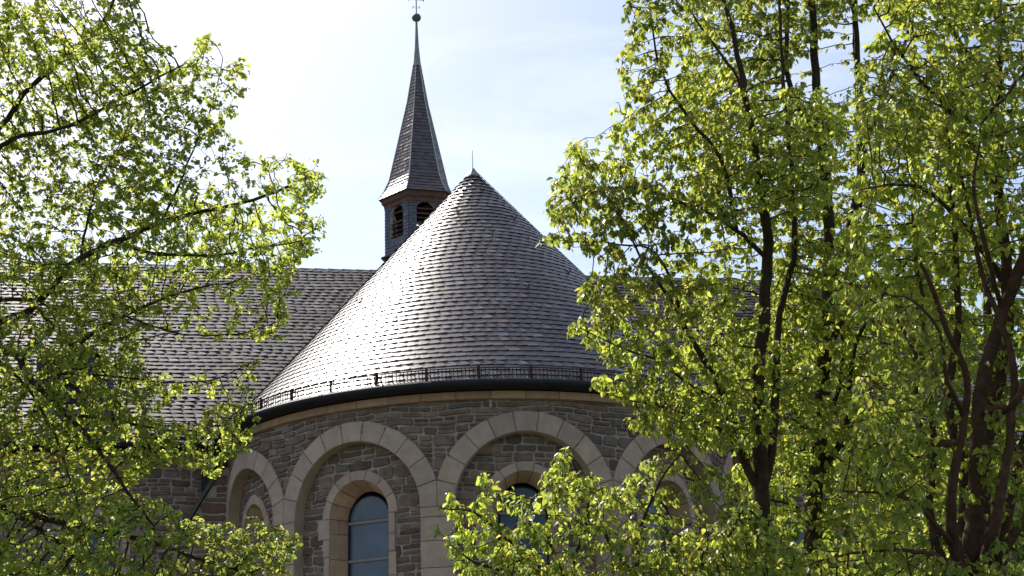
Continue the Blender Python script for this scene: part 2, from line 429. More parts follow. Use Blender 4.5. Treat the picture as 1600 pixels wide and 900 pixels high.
# windows of the apse
def rad_map(R0):
    return lambda s, z, d: ((R0 + d) * math.sin(s / RW), -(R0 + d) * math.cos(s / RW), z)
GA = .42 * RW / RG
for i, b in enumerate(BAYS):
    cs = b * RW; r = random.Random(80 + i)
    sb = MB(); dI = RI - RW
    vous(sb, cyl, cs, WZ, WA, WA + .16, 7, dI - .03, dI + .036, seed=90 + i, gap=.004, jitter=.02)
    z = WB
    while z < WZ - .01:
        h = min(r.uniform(.24, .40), WZ - z)
        if WZ - z - h < .12: h = WZ - z
        for sd in (-1, 1):
            w = r.choice([.12, .14, .26, .3])
            block(sb, cyl, lambda u, v, z=z, h=h, sd=sd, w=w: (cs + sd * (WA + w * (u if sd > 0 else 1 - u)), z + .004 + (h - .008) * v), dI - .03, dI + .036, tint=sand_tint(r), e=.03)
        z += h
    block(sb, cyl, lambda u, v: (cs - WA - .15 + (2 * WA + .3) * u, WB - .16 + .155 * v), dI - .03, dI + .09, tint=sand_tint(r))
    # splayed reveal made of single wedge stones
    n = 7; cut = [math.pi * k / n for k in range(n + 1)]
    def Q(t, k, side=None):                       # k 0 outer .. 1 inner
        a = WA + (GA - WA) * k; R = RI + .0 + (RG - RI) * k
        s = cs - a * math.cos(t); z_ = WZ + a * math.sin(t)
        return (R * math.sin(s / RW), -R * math.cos(s / RW), z_)
    for k in range(n):
        g = .012; ts = [cut[k] + g + (cut[k + 1] - cut[k] - 2 * g) * u / 4 for u in range(5)]
        V = [Q(t, q) for t in ts for q in (0, 1)]
        sb.add(V, [(2 * u, 2 * u + 2, 2 * u + 3, 2 * u + 1) for u in range(4)], tuple(x * f_ for x, f_ in zip(sand_tint(r), (1.08, .95, .80))))
    for sd in (-1, 1):
        z = WB
        while z < WZ - .01:
            h = min(r.uniform(.3, .5), WZ - z)
            if WZ - z - h < .15: h = WZ - z
            kk = r.choice([0, .45]); parts_ = [(0, 1)] if kk == 0 else [(0, kk - .012), (kk + .012, 1)]
            for k0, k1 in parts_:
                V = []
                for zz in (z + .005, z + h - .005):
                    for k in (k0, k1):
                        a = WA + (GA - WA) * k; R = RI + (RG - RI) * k; s = cs + sd * a
                        V.append((R * math.sin(s / RW), -R * math.cos(s / RW), zz))
                sb.add(V, [(0, 1, 3, 2)], tuple(x * f_ for x, f_ in zip(sand_tint(r), (1.08, .95, .80))))
            z += h
    win = bpy.data.objects.new('window', None); C.objects.link(win); win.parent = church
    sb.build('surround', M['sandstone'], win)
    jb = MB(); reveal(jb, rad_map(RI), -.012, rad_map(RG), -.012, cs, WZ, WA + .012, GA + .012, WB); jb.build('joint', M['joint'], win)
    gb = MB(); fm = rad_map(RG)                    # glazing: flat panes between horizontal bars
    a_c = cs / RW; cx_, cy_ = RG * math.sin(a_c), -RG * math.cos(a_c); tx_, ty_ = math.cos(a_c), math.sin(a_c); nx_, ny_ = math.sin(a_c), -math.cos(a_c)
    ga = RG * math.sin(GA / RW)
    def G(s, z, d): return (cx_ + tx_ * s + nx_ * d, cy_ + ty_ * s + ny_ * d, z)
    zbars = []; z = WZ - .055
    while z > WB + .2: zbars.append(z); z -= .65
    arcp = [(-ga * math.cos(math.pi * k / 20), WZ + ga * math.sin(math.pi * k / 20)) for k in range(21)]
    lv = [WZ - .055] + zbars[1:] + [WB]
    tl = .004
    gb.add([G(-ga, lv[0], .0)] + [G(s, z, .004) for s, z in arcp] + [G(ga, lv[0], 0)], [tuple(range(22, -1, -1))])
    for q in range(len(lv) - 1):
        k_ = r.uniform(-.004, .006)
        gb.add([G(-ga, lv[q + 1], k_), G(ga, lv[q + 1], -k_), G(ga, lv[q], .004), G(-ga, lv[q], -.002)], [(0, 1, 2, 3)])
    gb.build('pane', M['glass'], win)
    for z in zbars:
        fb = MB(); P = [G(s, zz, d) for zz in (z - .022, z + .022) for d in (-.01, .035) for s in (-ga, ga)]
        fb.add(P, [(0, 1, 3, 2), (4, 6, 7, 5), (2, 3, 7, 6), (0, 4, 5, 1)])
        fb.build('glazing_bar', M['bar'], win)
    fr = MB()
    pts = [(-ga + .014, WB)] + [(-(ga - .014) * math.cos(math.pi * k / 20), WZ + (ga - .014) * math.sin(math.pi * k / 20)) for k in range(21)] + [(ga - .014, WB)]
    fr.path([G(s, z, .012) for s, z in pts], .016, 5); fr.build('frame', M['zinc'], win)

# plinth, cornice, gutter
pl = MB(); pl.lathe([(RW + .14, 0), (RW + .14, .38), (RW + .02, .47)], n=60, a0=-S1 / RW, a1=S1 / RW, tint=(.2, .17, .14)); pl.build('plinth', M['sandstone'], church)
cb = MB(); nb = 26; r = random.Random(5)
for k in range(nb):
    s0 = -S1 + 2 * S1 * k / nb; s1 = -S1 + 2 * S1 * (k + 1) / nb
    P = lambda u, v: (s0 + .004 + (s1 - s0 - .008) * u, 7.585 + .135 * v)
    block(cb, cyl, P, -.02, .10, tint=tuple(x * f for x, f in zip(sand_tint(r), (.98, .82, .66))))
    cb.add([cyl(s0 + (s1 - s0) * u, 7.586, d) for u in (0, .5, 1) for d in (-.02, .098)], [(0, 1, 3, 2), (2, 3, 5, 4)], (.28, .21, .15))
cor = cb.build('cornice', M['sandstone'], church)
jb = MB(); jb.lathe([(RW + .08, 7.59), (RW + .08, 7.71)], n=90, a0=-S1 / RW, a1=S1 / RW); jb.build('joint', M['joint'], cor)

ZE, RE, ZA = 7.86, 5.24, 13.97                     # cone eave and apex
gt = MB()
prof = [(RW + .02, 7.73), (RW + .10, 7.736), (RE - .02, 7.73)] + [(RE + .06 + .08 * math.cos(t), 7.81 + .072 * math.sin(t)) for t in [R_(x) for x in (-100, -70, -40, -10, 20, 50)]] + [(RE + .075, 7.865), (RE + .02, 7.80)]
gt.lathe(prof, n=110, a0=-1.56, a1=1.56)
for k in range(9):
    a_ = -1.4 + k * .35; gt.lathe([(q_[0] + (.007 if i_ > 1 else 0), q_[1] - (.004 if i_ < 5 else -.003)) for i_, q_ in enumerate(prof)], n=1, a0=a_, a1=a_ + .012)
gt.build('gutter', M['zinc'], church)

# --- slates
SL_OUT = [(-.06, .15), (.03, .035), (.24, 0), (.72, .0), (.90, .035), (.98, .15), (.26, 1.28), (-.78, 1.28)]
def slates(mb, place, w, h, r, base=(.050, .037, .047), thick=.0125, sd=1.3):
    """place(u, v, n) -> xyz; u in slate widths, v in course heights, n metres off the roof"""
    t = thick * r.uniform(.88, 1.14); side = r.uniform(.0085, .012) * sd; f = r.uniform(.7, 1.35)
    k = r.random(); c = base if k < .75 else ((.098, .074, .066) if k < .9 else (.085, .088, .10))
    tint = tuple(x * f for x in c); tw = 0; sk = r.uniform(-.03, .03); dv = r.uniform(-.03, .03)
    top = []; bot = []
    for (u, v) in SL_OUT:
        nn = (t + side * (u + .6 * v)) * (1 - v / 1.32) + .003
        top.append(place(u + sk * v, v + (dv if v < .5 else 0), nn)); bot.append(place(u + sk * v, v + (dv if v < .5 else 0), max(-.006, nn - t * .8)))
    n = len(top)
    mb.add(top + bot, [tuple(range(n))] + [(i, n + i, n + (i + 1) % n, (i + 1) % n) for i in (0, 1, 2, 3, 4, 5, 7)], tint)

MP_Z0, MP_Z1, MP_Y0, MP_Y1 = 7.80, 13.52, -.42, 5.5
mslope = (MP_Z1 - MP_Z0) / (MP_Y1 - MP_Y0)
def roof_z(y): return MP_Z0 + (y - MP_Y0) * mslope
cone = MB(); r = random.Random(11)
slant = math.hypot(RE, ZA - ZE); cs_, sn_ = RE / slant, (ZA - ZE) / slant
hh = .152; rows = int((slant - .12) / hh)
for k in range(rows + 1):
    d = k * hh; rr = RE - d * cs_
    if rr < .1: break
    n = max(7, int(2 * math.pi * rr / .205)); off = r.random()
    for q in range(n):
        a0 = (q + off) * 2 * math.pi / n
        if a0 > math.pi: a0 -= 2 * math.pi
        px_, py_ = rr * math.sin(a0), -rr * math.cos(a0); zz = ZE + d * sn_
        if py_ > 0 and zz < roof_z(py_) - .2: continue
        wv = .012 * math.sin(a0 * 7 + k)
        def place(u, v, nn):
            dd = d + v * hh + wv; a = a0 + u * 2 * math.pi / n; rad = RE - dd * cs_ + nn * sn_
            return (rad * math.sin(a), -rad * math.cos(a), ZE + dd * sn_ + nn * cs_)
        slates(cone, place, .2, hh, r)
croof = cone.build('apse_roof', M['slate'], church)
cu = MB(); cu.lathe([(RE - .25, ZE - .07), (RE - .03, ZE - .02), (RE * .5, (ZE + ZA) / 2 - .02), (.01, ZA - .03)], n=96); cu.build('roof_underlay', M['slate_back'], croof, smooth=True)
cp = MB(); cp.lathe([(.17, ZA - .17), (.15, ZA - .13), (.07, ZA - .01), (.03, ZA + .05), (0.001, ZA + .06)], n=14); cp.build('lead_cap', M['lead'], croof)
rd = MB(); rd.bar((0, 0, ZA), (.0, 0, ZA + .48), .008, 5, .005)
rd.path([(0.02, -.02, ZA + .02), (1.15, -.85, ZA - 1.62), (2.9, -2.15, ZA - 4.15), (4.05, -3.0, ZA - 5.8)], .006, 4); rd.build('lightning_rod', M['iron'], croof)
for (a, d) in ((.05, 1.0), (.02, 3.0), (-.55, 4.2), (.6, 4.1), (-.42, 2.0), (-.95, 4.9), (.5, 2.1), (0.15, 5.0)):
    hk = MB(); rr = RE - (slant - d - .3 if False else (slant - d)) * cs_; zz = ZE + (slant - d) * sn_
    p = np.array([rr * math.sin(a), -rr * math.cos(a), zz]); nn = np.array([sn_ * math.sin(a), -sn_ * math.cos(a), cs_])
    u_ = np.array([-cs_ * math.sin(a), cs_ * math.cos(a), sn_])
    hk.path([p + nn * .02 + u_ * .16, p + nn * .035, p + nn * .09 + u_ * .01, p + nn * .10 + u_ * .06], .009, 5)
    hk.build('roof_hook', M['iron'], croof)

# snow guard of the cone
def guard(name, fmap, s0, s1, parent, z0=7.90, z1=8.10, d=.09, dev=.064, postn=.86):
    sg = MB(); n = int((s1 - s0) / dev)
    for k in range(n + 1):
        s = s0 + (s1 - s0) * k / n; j = rnd.uniform(-.008, .008); sg.bar(fmap(s + j, z0, d), fmap(s - j * .5, z1, d + .0), .0095, 4, cap=False)
    m_ = int((s1 - s0) / .2)
    for z in (z0 + .005, z1, z1 - .035):
        sg.path([fmap(s0 + (s1 - s0) * k / m_, z, d) for k in range(m_ + 1)], .0115 if z != z1 - .035 else .006, 4)
    o = sg.build(name, M['iron'], parent)
    k = s0 + .3
    while k < s1:
        pb = MB(); pb.bar(fmap(k, z0 - .05, d + .01), fmap(k, z1 + .03, d + .01), .024, 5); pb.bar(fmap(k, z1, d), fmap(k, z0 + .16, d - .2), .009, 4); pb.build('bracket', M['iron'], o)
        k += postn
guard('snow_guard', cyl, -7.1, 7.1, church, d=.20)
ins = MB(); q = cyl(0.0 * RW - .60, 7.57, .05)
ins.lathe([(.018, 7.57), (.028, 7.55), (.018, 7.53), (.018, 7.50), (.03, 7.48), (.018, 7.46), (.02, 7.43)], c=(q[0], q[1] - .02), n=8); ins.build('insulator', M['white'], church)

# --- main building behind the apse
XL, XR = -19., 13.
WT = 7.66
HW = [(-7.42, 5.95, .46, 3.0), (-10.9, 5.95, .46, 3.0), (-14.4, 5.95, .46, 3.0), (6.9, 5.95, .46, 3.0)]
core = MB(); fm = flat_map(0.)
holed_skin(core, fm, XL, XR, 0, WT, HW, step=1.)
core.add([(XL, 0, 0), (XL, 11, 0), (XL, 11, WT), (XL, 5.5, 13.3), (XL, 0, WT)], [(0, 1, 2, 3, 4)])
core.add([(XR, 0, 0), (XR, 11, 0), (XR, 11, WT), (XR, 5.5, 13.3), (XR, 0, WT)], [(4, 3, 2, 1, 0)])
core.add([(XL, 11, 0), (XR, 11, 0), (XR, 11, WT), (XL, 11, WT)], [(3, 2, 1, 0)])
mw = core.build('main_wall', M['mortar'], church)
ru = MB()
kp = pusher([(c, zs, a + .06, zb - .1) for c, zs, a, zb in HW])
rubble(ru, fm, XL, -4.75, .3, WT - .16, kp, 101); rubble(ru, fm, 4.75, XR, .3, WT - .16, kp, 102)
sidem = lambda s, z, d: (XR + d, s, z)
rubble(ru, sidem, 0, 11, .3, WT, lambda s, z: True, 103)
ru.build('rubble_facing', M['rubble'], mw)
for i, (c, zs, a, zb) in enumerate(HW):
    r = random.Random(120 + i); win = bpy.data.objects.new('window', None); C.objects.link(win); win.parent = church
    sb = MB(); vous(sb, fm, c, zs, a, a + .2, 7, -.03, .035, seed=130 + i, jitter=.02)
    z = zb
    while z < zs - .01:
        h = min(r.uniform(.25, .4), zs - z)
        if zs - z - h < .12: h = zs - z
        for sd in (-1, 1):
            w = r.choice([.15, .3]); block(sb, fm, lambda u, v, z=z, h=h, sd=sd, w=w: (c + sd * (a + w * (u if sd > 0 else 1 - u)), z + .004 + (h - .008) * v), -.03, .035, tint=sand_tint(r), e=.03)
        z += h
    reveal(sb, fm, .02, fm, -.35, c, zs, a + .001, a - .12, zb); sb.t[-54:] = [(.34, .27, .2)] * 54
    sb.build('surround', M['sandstone'], win)
    gb = MB(); ga = a - .12
    gb.add([fm(c - ga, zb, -.33), fm(c + ga, zb, -.33)] + [fm(c + ga * math.cos(math.pi * k / 16), zs + ga * math.sin(math.pi * k / 16), -.33) for k in range(17)], [tuple(range(19))]); gb.build('pane', M['glass'], win)
    for q in range(5):
        fb = MB(); z = zs - .1 - q * .6; fb.box(c - ga, c + ga, .29, .325, z - .022, z + .022)
        fb.build('glazing_bar', M['bar'], win)
r = random.Random(9)
for (xa, xb) in ((XL, -5.1), (5.1, XR)):
    cb = MB(); x = xa
    while x < xb - .05:
        e = min(x + r.uniform(.6, .9), xb); block(cb, fm, lambda u, v, x=x, e=e: (x + .003 + (e - x - .006) * u, WT - .15 + .15 * v), -.02, .12, tint=tuple(p_ * f for p_, f in zip(sand_tint(r), (.85, .58, .44)))); x = e
    cb.build('cornice', M['sandstone'], church)

mr_ = MB(); r = random.Random(21)
msl = math.hypot(MP_Y1 - MP_Y0, MP_Z1 - MP_Z0); cy2, sy2 = (MP_Y1 - MP_Y0) / msl, (MP_Z1 - MP_Z0) / msl
hh2, w2 = .165, .22
for k in range(int(msl / hh2) + 1):
    d = k * hh2; x = XL - .15 + r.random() * .2
    while x < XR + .1:
        w = w2 * r.uniform(.9, 1.12); yy = MP_Y0 + d * cy2; zz = MP_Z0 + d * sy2
        rc = math.hypot(x, yy)
        if not (rc < RE - .3 and zz < ZA - (rc + .8) * (ZA - ZE) / RE):
            wv = .02 * math.sin(x * .9 + k * .35) + .012 * math.sin(x * 2.3)
            def place(u, v, nn):
                dd = min(d + v * hh2 + wv, msl + .02)
                return (x + u * w, MP_Y0 + dd * cy2 - nn * sy2, MP_Z0 + dd * sy2 + nn * cy2)
            slates(mr_, place, w, hh2, r, base=(.031, .022, .030), thick=.016, sd=2.2)
        x += w
mroof = mr_.build('main_roof', M['slate_main'], church)
u = MB(); u.add([(XL - .15, MP_Y0 + .02, MP_Z0 - .02), (XR + .15, MP_Y0 + .02, MP_Z0 - .02), (XR + .15, 5.5, MP_Z1 - .02), (XL - .15, 5.5, MP_Z1 - .02), (XL - .15, 11.42, MP_Z0 - .02), (XR + .15, 11.42, MP_Z0 - .02)], [(0, 1, 2, 3), (3, 2, 5, 4)])
u.build('roof_underlay', M['slate_back'], mroof)
rc_ = MB(); x = XL - .15
while x < XR + .1:
    rc_.add([(x, 5.38, MP_Z1 - .09), (x + .36, 5.38, MP_Z1 - .09), (x, 5.5, MP_Z1 + .05), (x + .36, 5.5, MP_Z1 + .035), (x, 5.62, MP_Z1 - .09), (x + .36, 5.62, MP_Z1 - .09)], [(0, 1, 3, 2), (2, 3, 5, 4)], (.05, .045, .055)); x += .34
rc_.build('ridge_cap', M['slate'], mroof)
for (xa, xb) in ((XL - .15, -5.2), (5.2, XR + .15)):
    gm_ = MB()
    pf = [(MP_Y0 - .10 + .09 * math.cos(R_(t)), 7.80 + .09 * math.sin(R_(t))) for t in range(180, 361, 20)]
    gm_.add([(x, y, z) for x in (xa, xb) for y, z in pf], [(i, i + 1, 10 + i + 1, 10 + i) for i in range(9)])
    gm_.build('gutter', M['zinc'], church)
    gm_ = MB(); gm_.box(xa, xb, -.44, -.10, 7.665, 7.70); gm_.build('eaves_board', M['zinc'], church)
fmr = lambda s, z, d: (s, MP_Y0 + .22 - d, z)
guard('snow_guard', fmr, XL, -5.35, church, z0=8.02, z1=8.24, d=.05)
guard('snow_guard', fmr, 5.4, XR, church, z0=8.02, z1=8.24, d=.05)
# valley flashing where the cone meets the main roof
vf = MB(); pts = []
for k in range(60):
    a = -math.pi / 2 - .02 - (math.pi / 2 - .05) * k / 59
    dx, dy = math.sin(a), -math.cos(a)                # find distance where cone height = roof height
    kk = (ZA - ZE) / RE; dist = (ZA + .02 - MP_Z0 + MP_Y0 * mslope - .0) / (kk + dy * mslope)
    pts.append((dist * dx, dist * dy, roof_z(dist * dy)))
for sgn in (-1, 1):
    V = []
    for i, (x, y, z) in enumerate(pts):
        wd = .20 * (1 - i / 80)
        V += [(sgn * -x * .97, y, roof_z(y) + .10), (sgn * -(x - wd), y - .02, roof_z(y) + .055)]
    vf.add(V, [(2 * i, 2 * i + 1, 2 * i + 3, 2 * i + 2) for i in range(len(pts) - 1)])
vf.build('valley_flashing', M['zinc'], mroof)
# small slate-hung dormer to the left
dm = MB(); dx0, dx1, dyf, dzt = -8.95, -7.85, 1.15, 10.05
yb = MP_Y0 + (dzt + .25 - MP_Z0) / mslope
dm.add([(dx0, dyf, roof_z(dyf) - .1), (dx1, dyf, roof_z(dyf) - .1), (dx1, dyf, dzt), (dx0, dyf, dzt), (dx0, yb, dzt + .2), (dx1, yb, dzt + .2)], [(0, 1, 2, 3), (0, 3, 4), (1, 5, 2)], (.035, .04, .07))
dm.add([(dx0 - .12, dyf - .18, dzt - .02), (dx1 + .12, dyf - .18, dzt - .02), (dx1 + .12, yb + .1, dzt + .27), (dx0 - .12, yb + .1, dzt + .27), (dx0 - .12, dyf - .18, dzt + .05), (dx1 + .12, dyf - .18, dzt + .05), (dx1 + .12, yb + .1, dzt + .34), (dx0 - .12, yb + .1, dzt + .34)],
       [(0, 1, 5, 4), (4, 5, 6, 7), (3, 2, 1, 0), (1, 2, 6, 5), (0, 4, 7, 3)], (.04, .045, .075))
dorm = dm.build('dormer', M['slate_wall'], mroof)
dl = MB()
for k in range(6): dl.box(dx0 + .2, dx1 - .2, dyf - .035, dyf - .003, dzt - .72 + k * .11, dzt - .66 + k * .11)
dl.build('shutter', M['inside'], dorm)
# downpipe, rainwater head and raking buttress in the corner
dp = MB(); dp.bar((-5.13, -.28, 0), (-5.13, -.28, 7.3), .06, 10); dp.bar((-5.13, -.28, 7.3), (-5.25, -.5, 7.72), .06, 10)
for z in (1.5, 3.4, 5.3, 7.1): dp.bar((-5.13, -.28, z), (-5.13, -.28, z + .05), .075, 10)
dp.build('downpipe', M['zinc'], church)
hb = MB(); hb.add([(-5.52, -.32, 7.5), (-5.28, -.32, 7.5), (-5.3, -.32, 6.95), (-5.44, -.32, 6.80), (-5.52, -.32, 6.95), (-5.52, 0, 7.5), (-5.28, 0, 7.5), (-5.3, 0, 6.95), (-5.44, 0, 6.80), (-5.52, 0, 6.95)],
   [(4, 3, 2, 1, 0), (0, 1, 6, 5), (1, 2, 7, 6), (2, 3, 8, 7), (3, 4, 9, 8), (4, 0, 5, 9)]); hb.build('rainwater_head', M['zinc'], church)
bt = MB(); bt.add([(x, y, z) for y in (-.42, .0) for x, z in ((-5.70, 0), (-5.0, 0), (-5.0, 7.35), (-5.14, 7.28), (-5.70, 6.28))], [(0, 1, 2, 3, 4), (0, 4, 9, 5), (4, 3, 8, 9), (3, 2, 7, 8)])
bu = bt.build('buttress', M['mortar'], church)
ru = MB(); rubble(ru, flat_map(-.42), -5.69, -5.02, .1, 7.2, lambda s, z: z < 6.2 + (s + 5.70) * 1.75, 140, thick=.02); ru.build('rubble_facing', M['rubble'], bu)
cpg = MB(); d_ = Vector((.56, 0, 1.0)).normalized(); n_ = Vector((-1, 0, .56)).normalized()
a = Vector((-5.78, 0, 6.17)); b = Vector((-5.10, 0, 7.38))
V = [tuple(p + n_ * h + Vector((0, y, 0))) for y in (-.5, .0) for p, h in ((a, .003), (b, .003), (b, .07), (a, .07))]
cpg.add(V, [(0, 1, 2, 3), (7, 6, 5, 4), (3, 2, 6, 7), (0, 3, 7, 4), (1, 5, 6, 2)], (.10, .085, .075)); cpg.build('coping', M['sandstone'], bu)

# --- ridge turret (hexagonal)
TX, TY, TR = -.54, 5.5, R_(6)
def hexp(R, z, k, f=0):                            # corner k (0..5), f = fraction towards the next corner
    a0 = R_(-30 + 60 * k) + TR; a1 = R_(30 + 60 * k) + TR
    p0 = Vector((math.sin(a0), -math.cos(a0), 0)) * R; p1 = Vector((math.sin(a1), -math.cos(a1), 0)) * R; p = p0.lerp(p1, f)
    return Vector((TX + p.x, TY + p.y, z))
tw = MB()
def facemap(k, R):
    c0, c1 = hexp(R, 0, k), hexp(R, 0, k, 1); u_ = (c1 - c0).normalized(); n_ = Vector((u_.y, -u_.x, 0)); mid_ = (c0 + c1) / 2
    return lambda s, z, d: tuple(mid_ + u_ * s + n_ * d + Vector((0, 0, z)))
RT = .88; OA = .235; OZ = 14.92; OB = 14.28
r = random.Random(31)
for k in range(6):
    fmk = facemap(k, RT); hw = RT / 2
    holed_skin(tw, fmk, -hw, hw, 13.0, 15.3, [(0, OZ, OA, OB)], step=.5)
    for s_ in range(len(tw.v) - len(tw.t)): pass
    tw.t = [(.09, .09, .125)] * len(tw.v)
tur = tw.build('bell_turret', M['slate_wall'], church)
cl_ = MB()                                         # small slates hung on the turret walls
for k in range(6):
    fmk = facemap(k, RT); z = 13.05; row = 0
    while z < 15.25:
        s = -RT / 2 - (row % 2) * .05
        while s < RT / 2 - .01:
            e = min(s + .1, RT / 2); a = max(s, -RT / 2); z1_ = z + .085
            if e - a > .02 and not any(in_arch(x, y, 0, OZ, OA + .005, OB - .05) for x in (a, e, (a + e) / 2) for y in (z, z1_)):
                t = r.uniform(.008, .014); f = r.uniform(.75, 1.3)
                cl_.add([fmk(a + .002, z, t + .004), fmk(e - .002, z, t + .004), fmk(e - .002, z1_, .003), fmk(a + .002, z1_, .003), fmk(a + .002, z, 0), fmk(e - .002, z, 0)], [(0, 1, 2, 3), (4, 5, 1, 0)], (.095 * f, .095 * f, .13 * f))
            s += .1
        z += .085; row += 1
cl_.build('slate_cladding', M['slate_wall'], tur)
for k in range(6):
    rv = MB(); lo_ = MB()
    fmk = facemap(k, RT); reveal(rv, fmk, .004, fmk, -.09, 0, OZ, OA + .004, OA + .004, OB)
    # louvres; a slat is missing high up where the sky shines through
    for q in range(6):
        z = OB + .03 + q * .125
        if q == 4 and k in (5, 2): continue
        zz = z + .07; hwid = OA if zz < OZ else math.sqrt(max(.001, OA * OA - (zz - OZ) ** 2)) - .01
        tl_ = r.uniform(-.02, .02)
        V = [fmk(s_, z + dz, d) for s_ in (-hwid, hwid) for dz, d in ((0 + tl_, .0), (.014 + tl_, .0), (.078, -.10), (.064, -.10))]
        lo_.add(V, [(0, 1, 2, 3), (7, 6, 5, 4), (0, 4, 5, 1), (1, 5, 6, 2), (2, 6, 7, 3), (3, 7, 4, 0)])
    rv.build('opening_frame', M['slate_wall'], tur); lo_.build('louvre', M['brown_wood'], tur)
led = MB()
led.lathe([(.86, 13.92), (.99, 13.86), (.99, 13.82), (.86, 13.80)], c=(TX, TY), n=6, phase=R_(-30) + TR, tint=(.03, .032, .05)); led.build('ledge', M['slate_wall'], tur)
cn = MB(); cn.lathe([(.86, 15.12), (.90, 15.14), (.91, 15.22), (.97, 15.28), (.97, 15.37), (1.0, 15.40), (.3, 15.41)], c=(TX, TY), n=6, phase=R_(-30) + TR); cn.build('cornice', M['brown_wood'], tur)
SP = [(1.035, 15.40), (.90, 15.62), (.76, 15.95), (.27, 18.2), (.085, 19.35)]
sp = MB(); r = random.Random(41)
seg = []; 
for (ra, za), (rb, zb) in zip(SP[:-1], SP[1:]): seg.append((math.hypot(ra - rb, zb - za), ra, za, rb, zb))
tot = sum(s_[0] for s_ in seg)
def spoint(d):
    for ln, ra, za, rb, zb in seg:
        if d <= ln: return ra + (rb - ra) * d / ln, za + (zb - za) * d / ln
        d -= ln
    return SP[-1]
hs = .105; k = 0
while k * hs < tot - .02:
    d = k * hs; rr, zz = spoint(d)
    for fc in range(6):
        n = max(1, round(rr / .125)); off = .35 * (k % 2)
        for q in range(n + 1):
            u0, u1 = (q - off) / n, (q + 1 - off) / n
            u0, u1 = max(0, u0), min(1, u1)
            if u1 - u0 < .02: continue
            def pl_(u, v, nn):
                r2, z2 = spoint(min(tot, d + v * hs)); p = hexp(r2 + nn, z2 + nn * .2, fc, u); return tuple(p)
            t = .014 * r.uniform(.7, 1.4); f = r.uniform(.72, 1.3)
            V = [pl_(u0, 0, t), pl_(u1, 0, t * 1.3), pl_(u1, 1.1, .002), pl_(u0, 1.1, .001), pl_(u0, 0, -.01), pl_(u1, 0, -.01)]
            sp.add(V, [(0, 1, 2, 3), (4, 5, 1, 0), (1, 5, 2)], (.088 * f, .068 * f, .076 * f))
    k += 1
spo = sp.build('spire', M['slate'], tur)
un = MB(); un.lathe([(1.0, 15.405)] + [(a - .012, b) for a, b in SP[1:]], c=(TX, TY), n=6, phase=R_(-30) + TR); un.build('roof_underlay', M['slate_back'], spo)
hp = MB()
for fc in range(6):
    hp.path([hexp(a + .012, b, fc) for a, b in SP], .014, 4)
hp.build('hip', M['slate_wall'], spo)
cp = MB(); cp.lathe([(.115, 19.28), (.095, 19.42), (.055, 19.9), (.032, 20.45), (.028, 20.62), (.05, 20.64), (.02, 20.67)], c=(TX, TY), n=12); cp.build('metal_tip', M['lead'], spo, smooth=True)
bl = MB(); bl.lathe([(.001, 20.60)] + [(.125 * math.cos(R_(t)), 20.735 + .115 * math.sin(R_(t))) for t in range(-80, 81, 16)] + [(.001, 20.86)], c=(TX, TY), n=16); bl.build('ball', M['copper'], spo, smooth=True)
cr_ = MB(); cr_.bar((TX, TY, 20.82), (TX, TY, 21.75), .014, 6); cr_.bar((TX - .2, TY, 21.28), (TX + .2, TY, 21.28), .012, 6)
for s_ in (-1, 1):
    cr_.path([(TX + s_ * .035, TY, 21.02 + 0), (TX + s_ * .09, TY, 21.08), (TX + s_ * .1, TY, 21.0)], .008, 4); cr_.bar((TX + s_ * .2, TY, 21.24), (TX + s_ * .2, TY, 21.32), .012, 5)
cr_.build('cross', M['iron'], spo)

# ------------------------------------------------------------------ trees
def in_poly(px, py, poly):
    x, y = np.asarray(px), np.asarray(py); ins = np.zeros(x.shape, bool); j = len(poly) - 1
    for i in range(len(poly)):
        xi, yi = poly[i]; xj, yj = poly[j]
        c = ((yi > y) != (yj > y)) & (x < (xj - xi) * (y - yi) / (yj - yi + 1e-9) + xi); ins ^= c; j = i
    return ins
def noise3(P, scale, seed):
    g = np.random.default_rng(seed); v = 0
    for o in range(7):
        k = g.normal(size=3) * scale; v = v + np.sin(P @ k + g.uniform(0, 6.28))
    return v / math.sqrt(3.5)

def regions_to_points(regs, g, dm):
    """each region: outline seen from the camera's side, middle distance, thickness, points per cubic metre, clumpiness"""
    out = []
    for poly, D, th, dens, clump, sc in regs:
        xs = [p[0] for p in poly]; ys = [p[1] for p in poly]
        w = (max(xs) - min(xs)) * D / FPX; h = (max(ys) - min(ys)) * D / FPX; n = int(w * h * th * dens * dm)
        px = g.uniform(min(xs), max(xs), n); py = g.uniform(min(ys), max(ys), n); dd = D + th * g.uniform(-.5, .5, n)
        ok = in_poly(px, py, poly)
        P = np.array([at(a, b, c) for a, b, c in zip(px[ok], py[ok], dd[ok])])
        if len(P) == 0: continue
        nz = noise3(P, sc, int(g.integers(1e6))); P = P[nz > clump]
        out.append(P)
    P = np.concatenate(out); return P[P[:, 2] > .5]

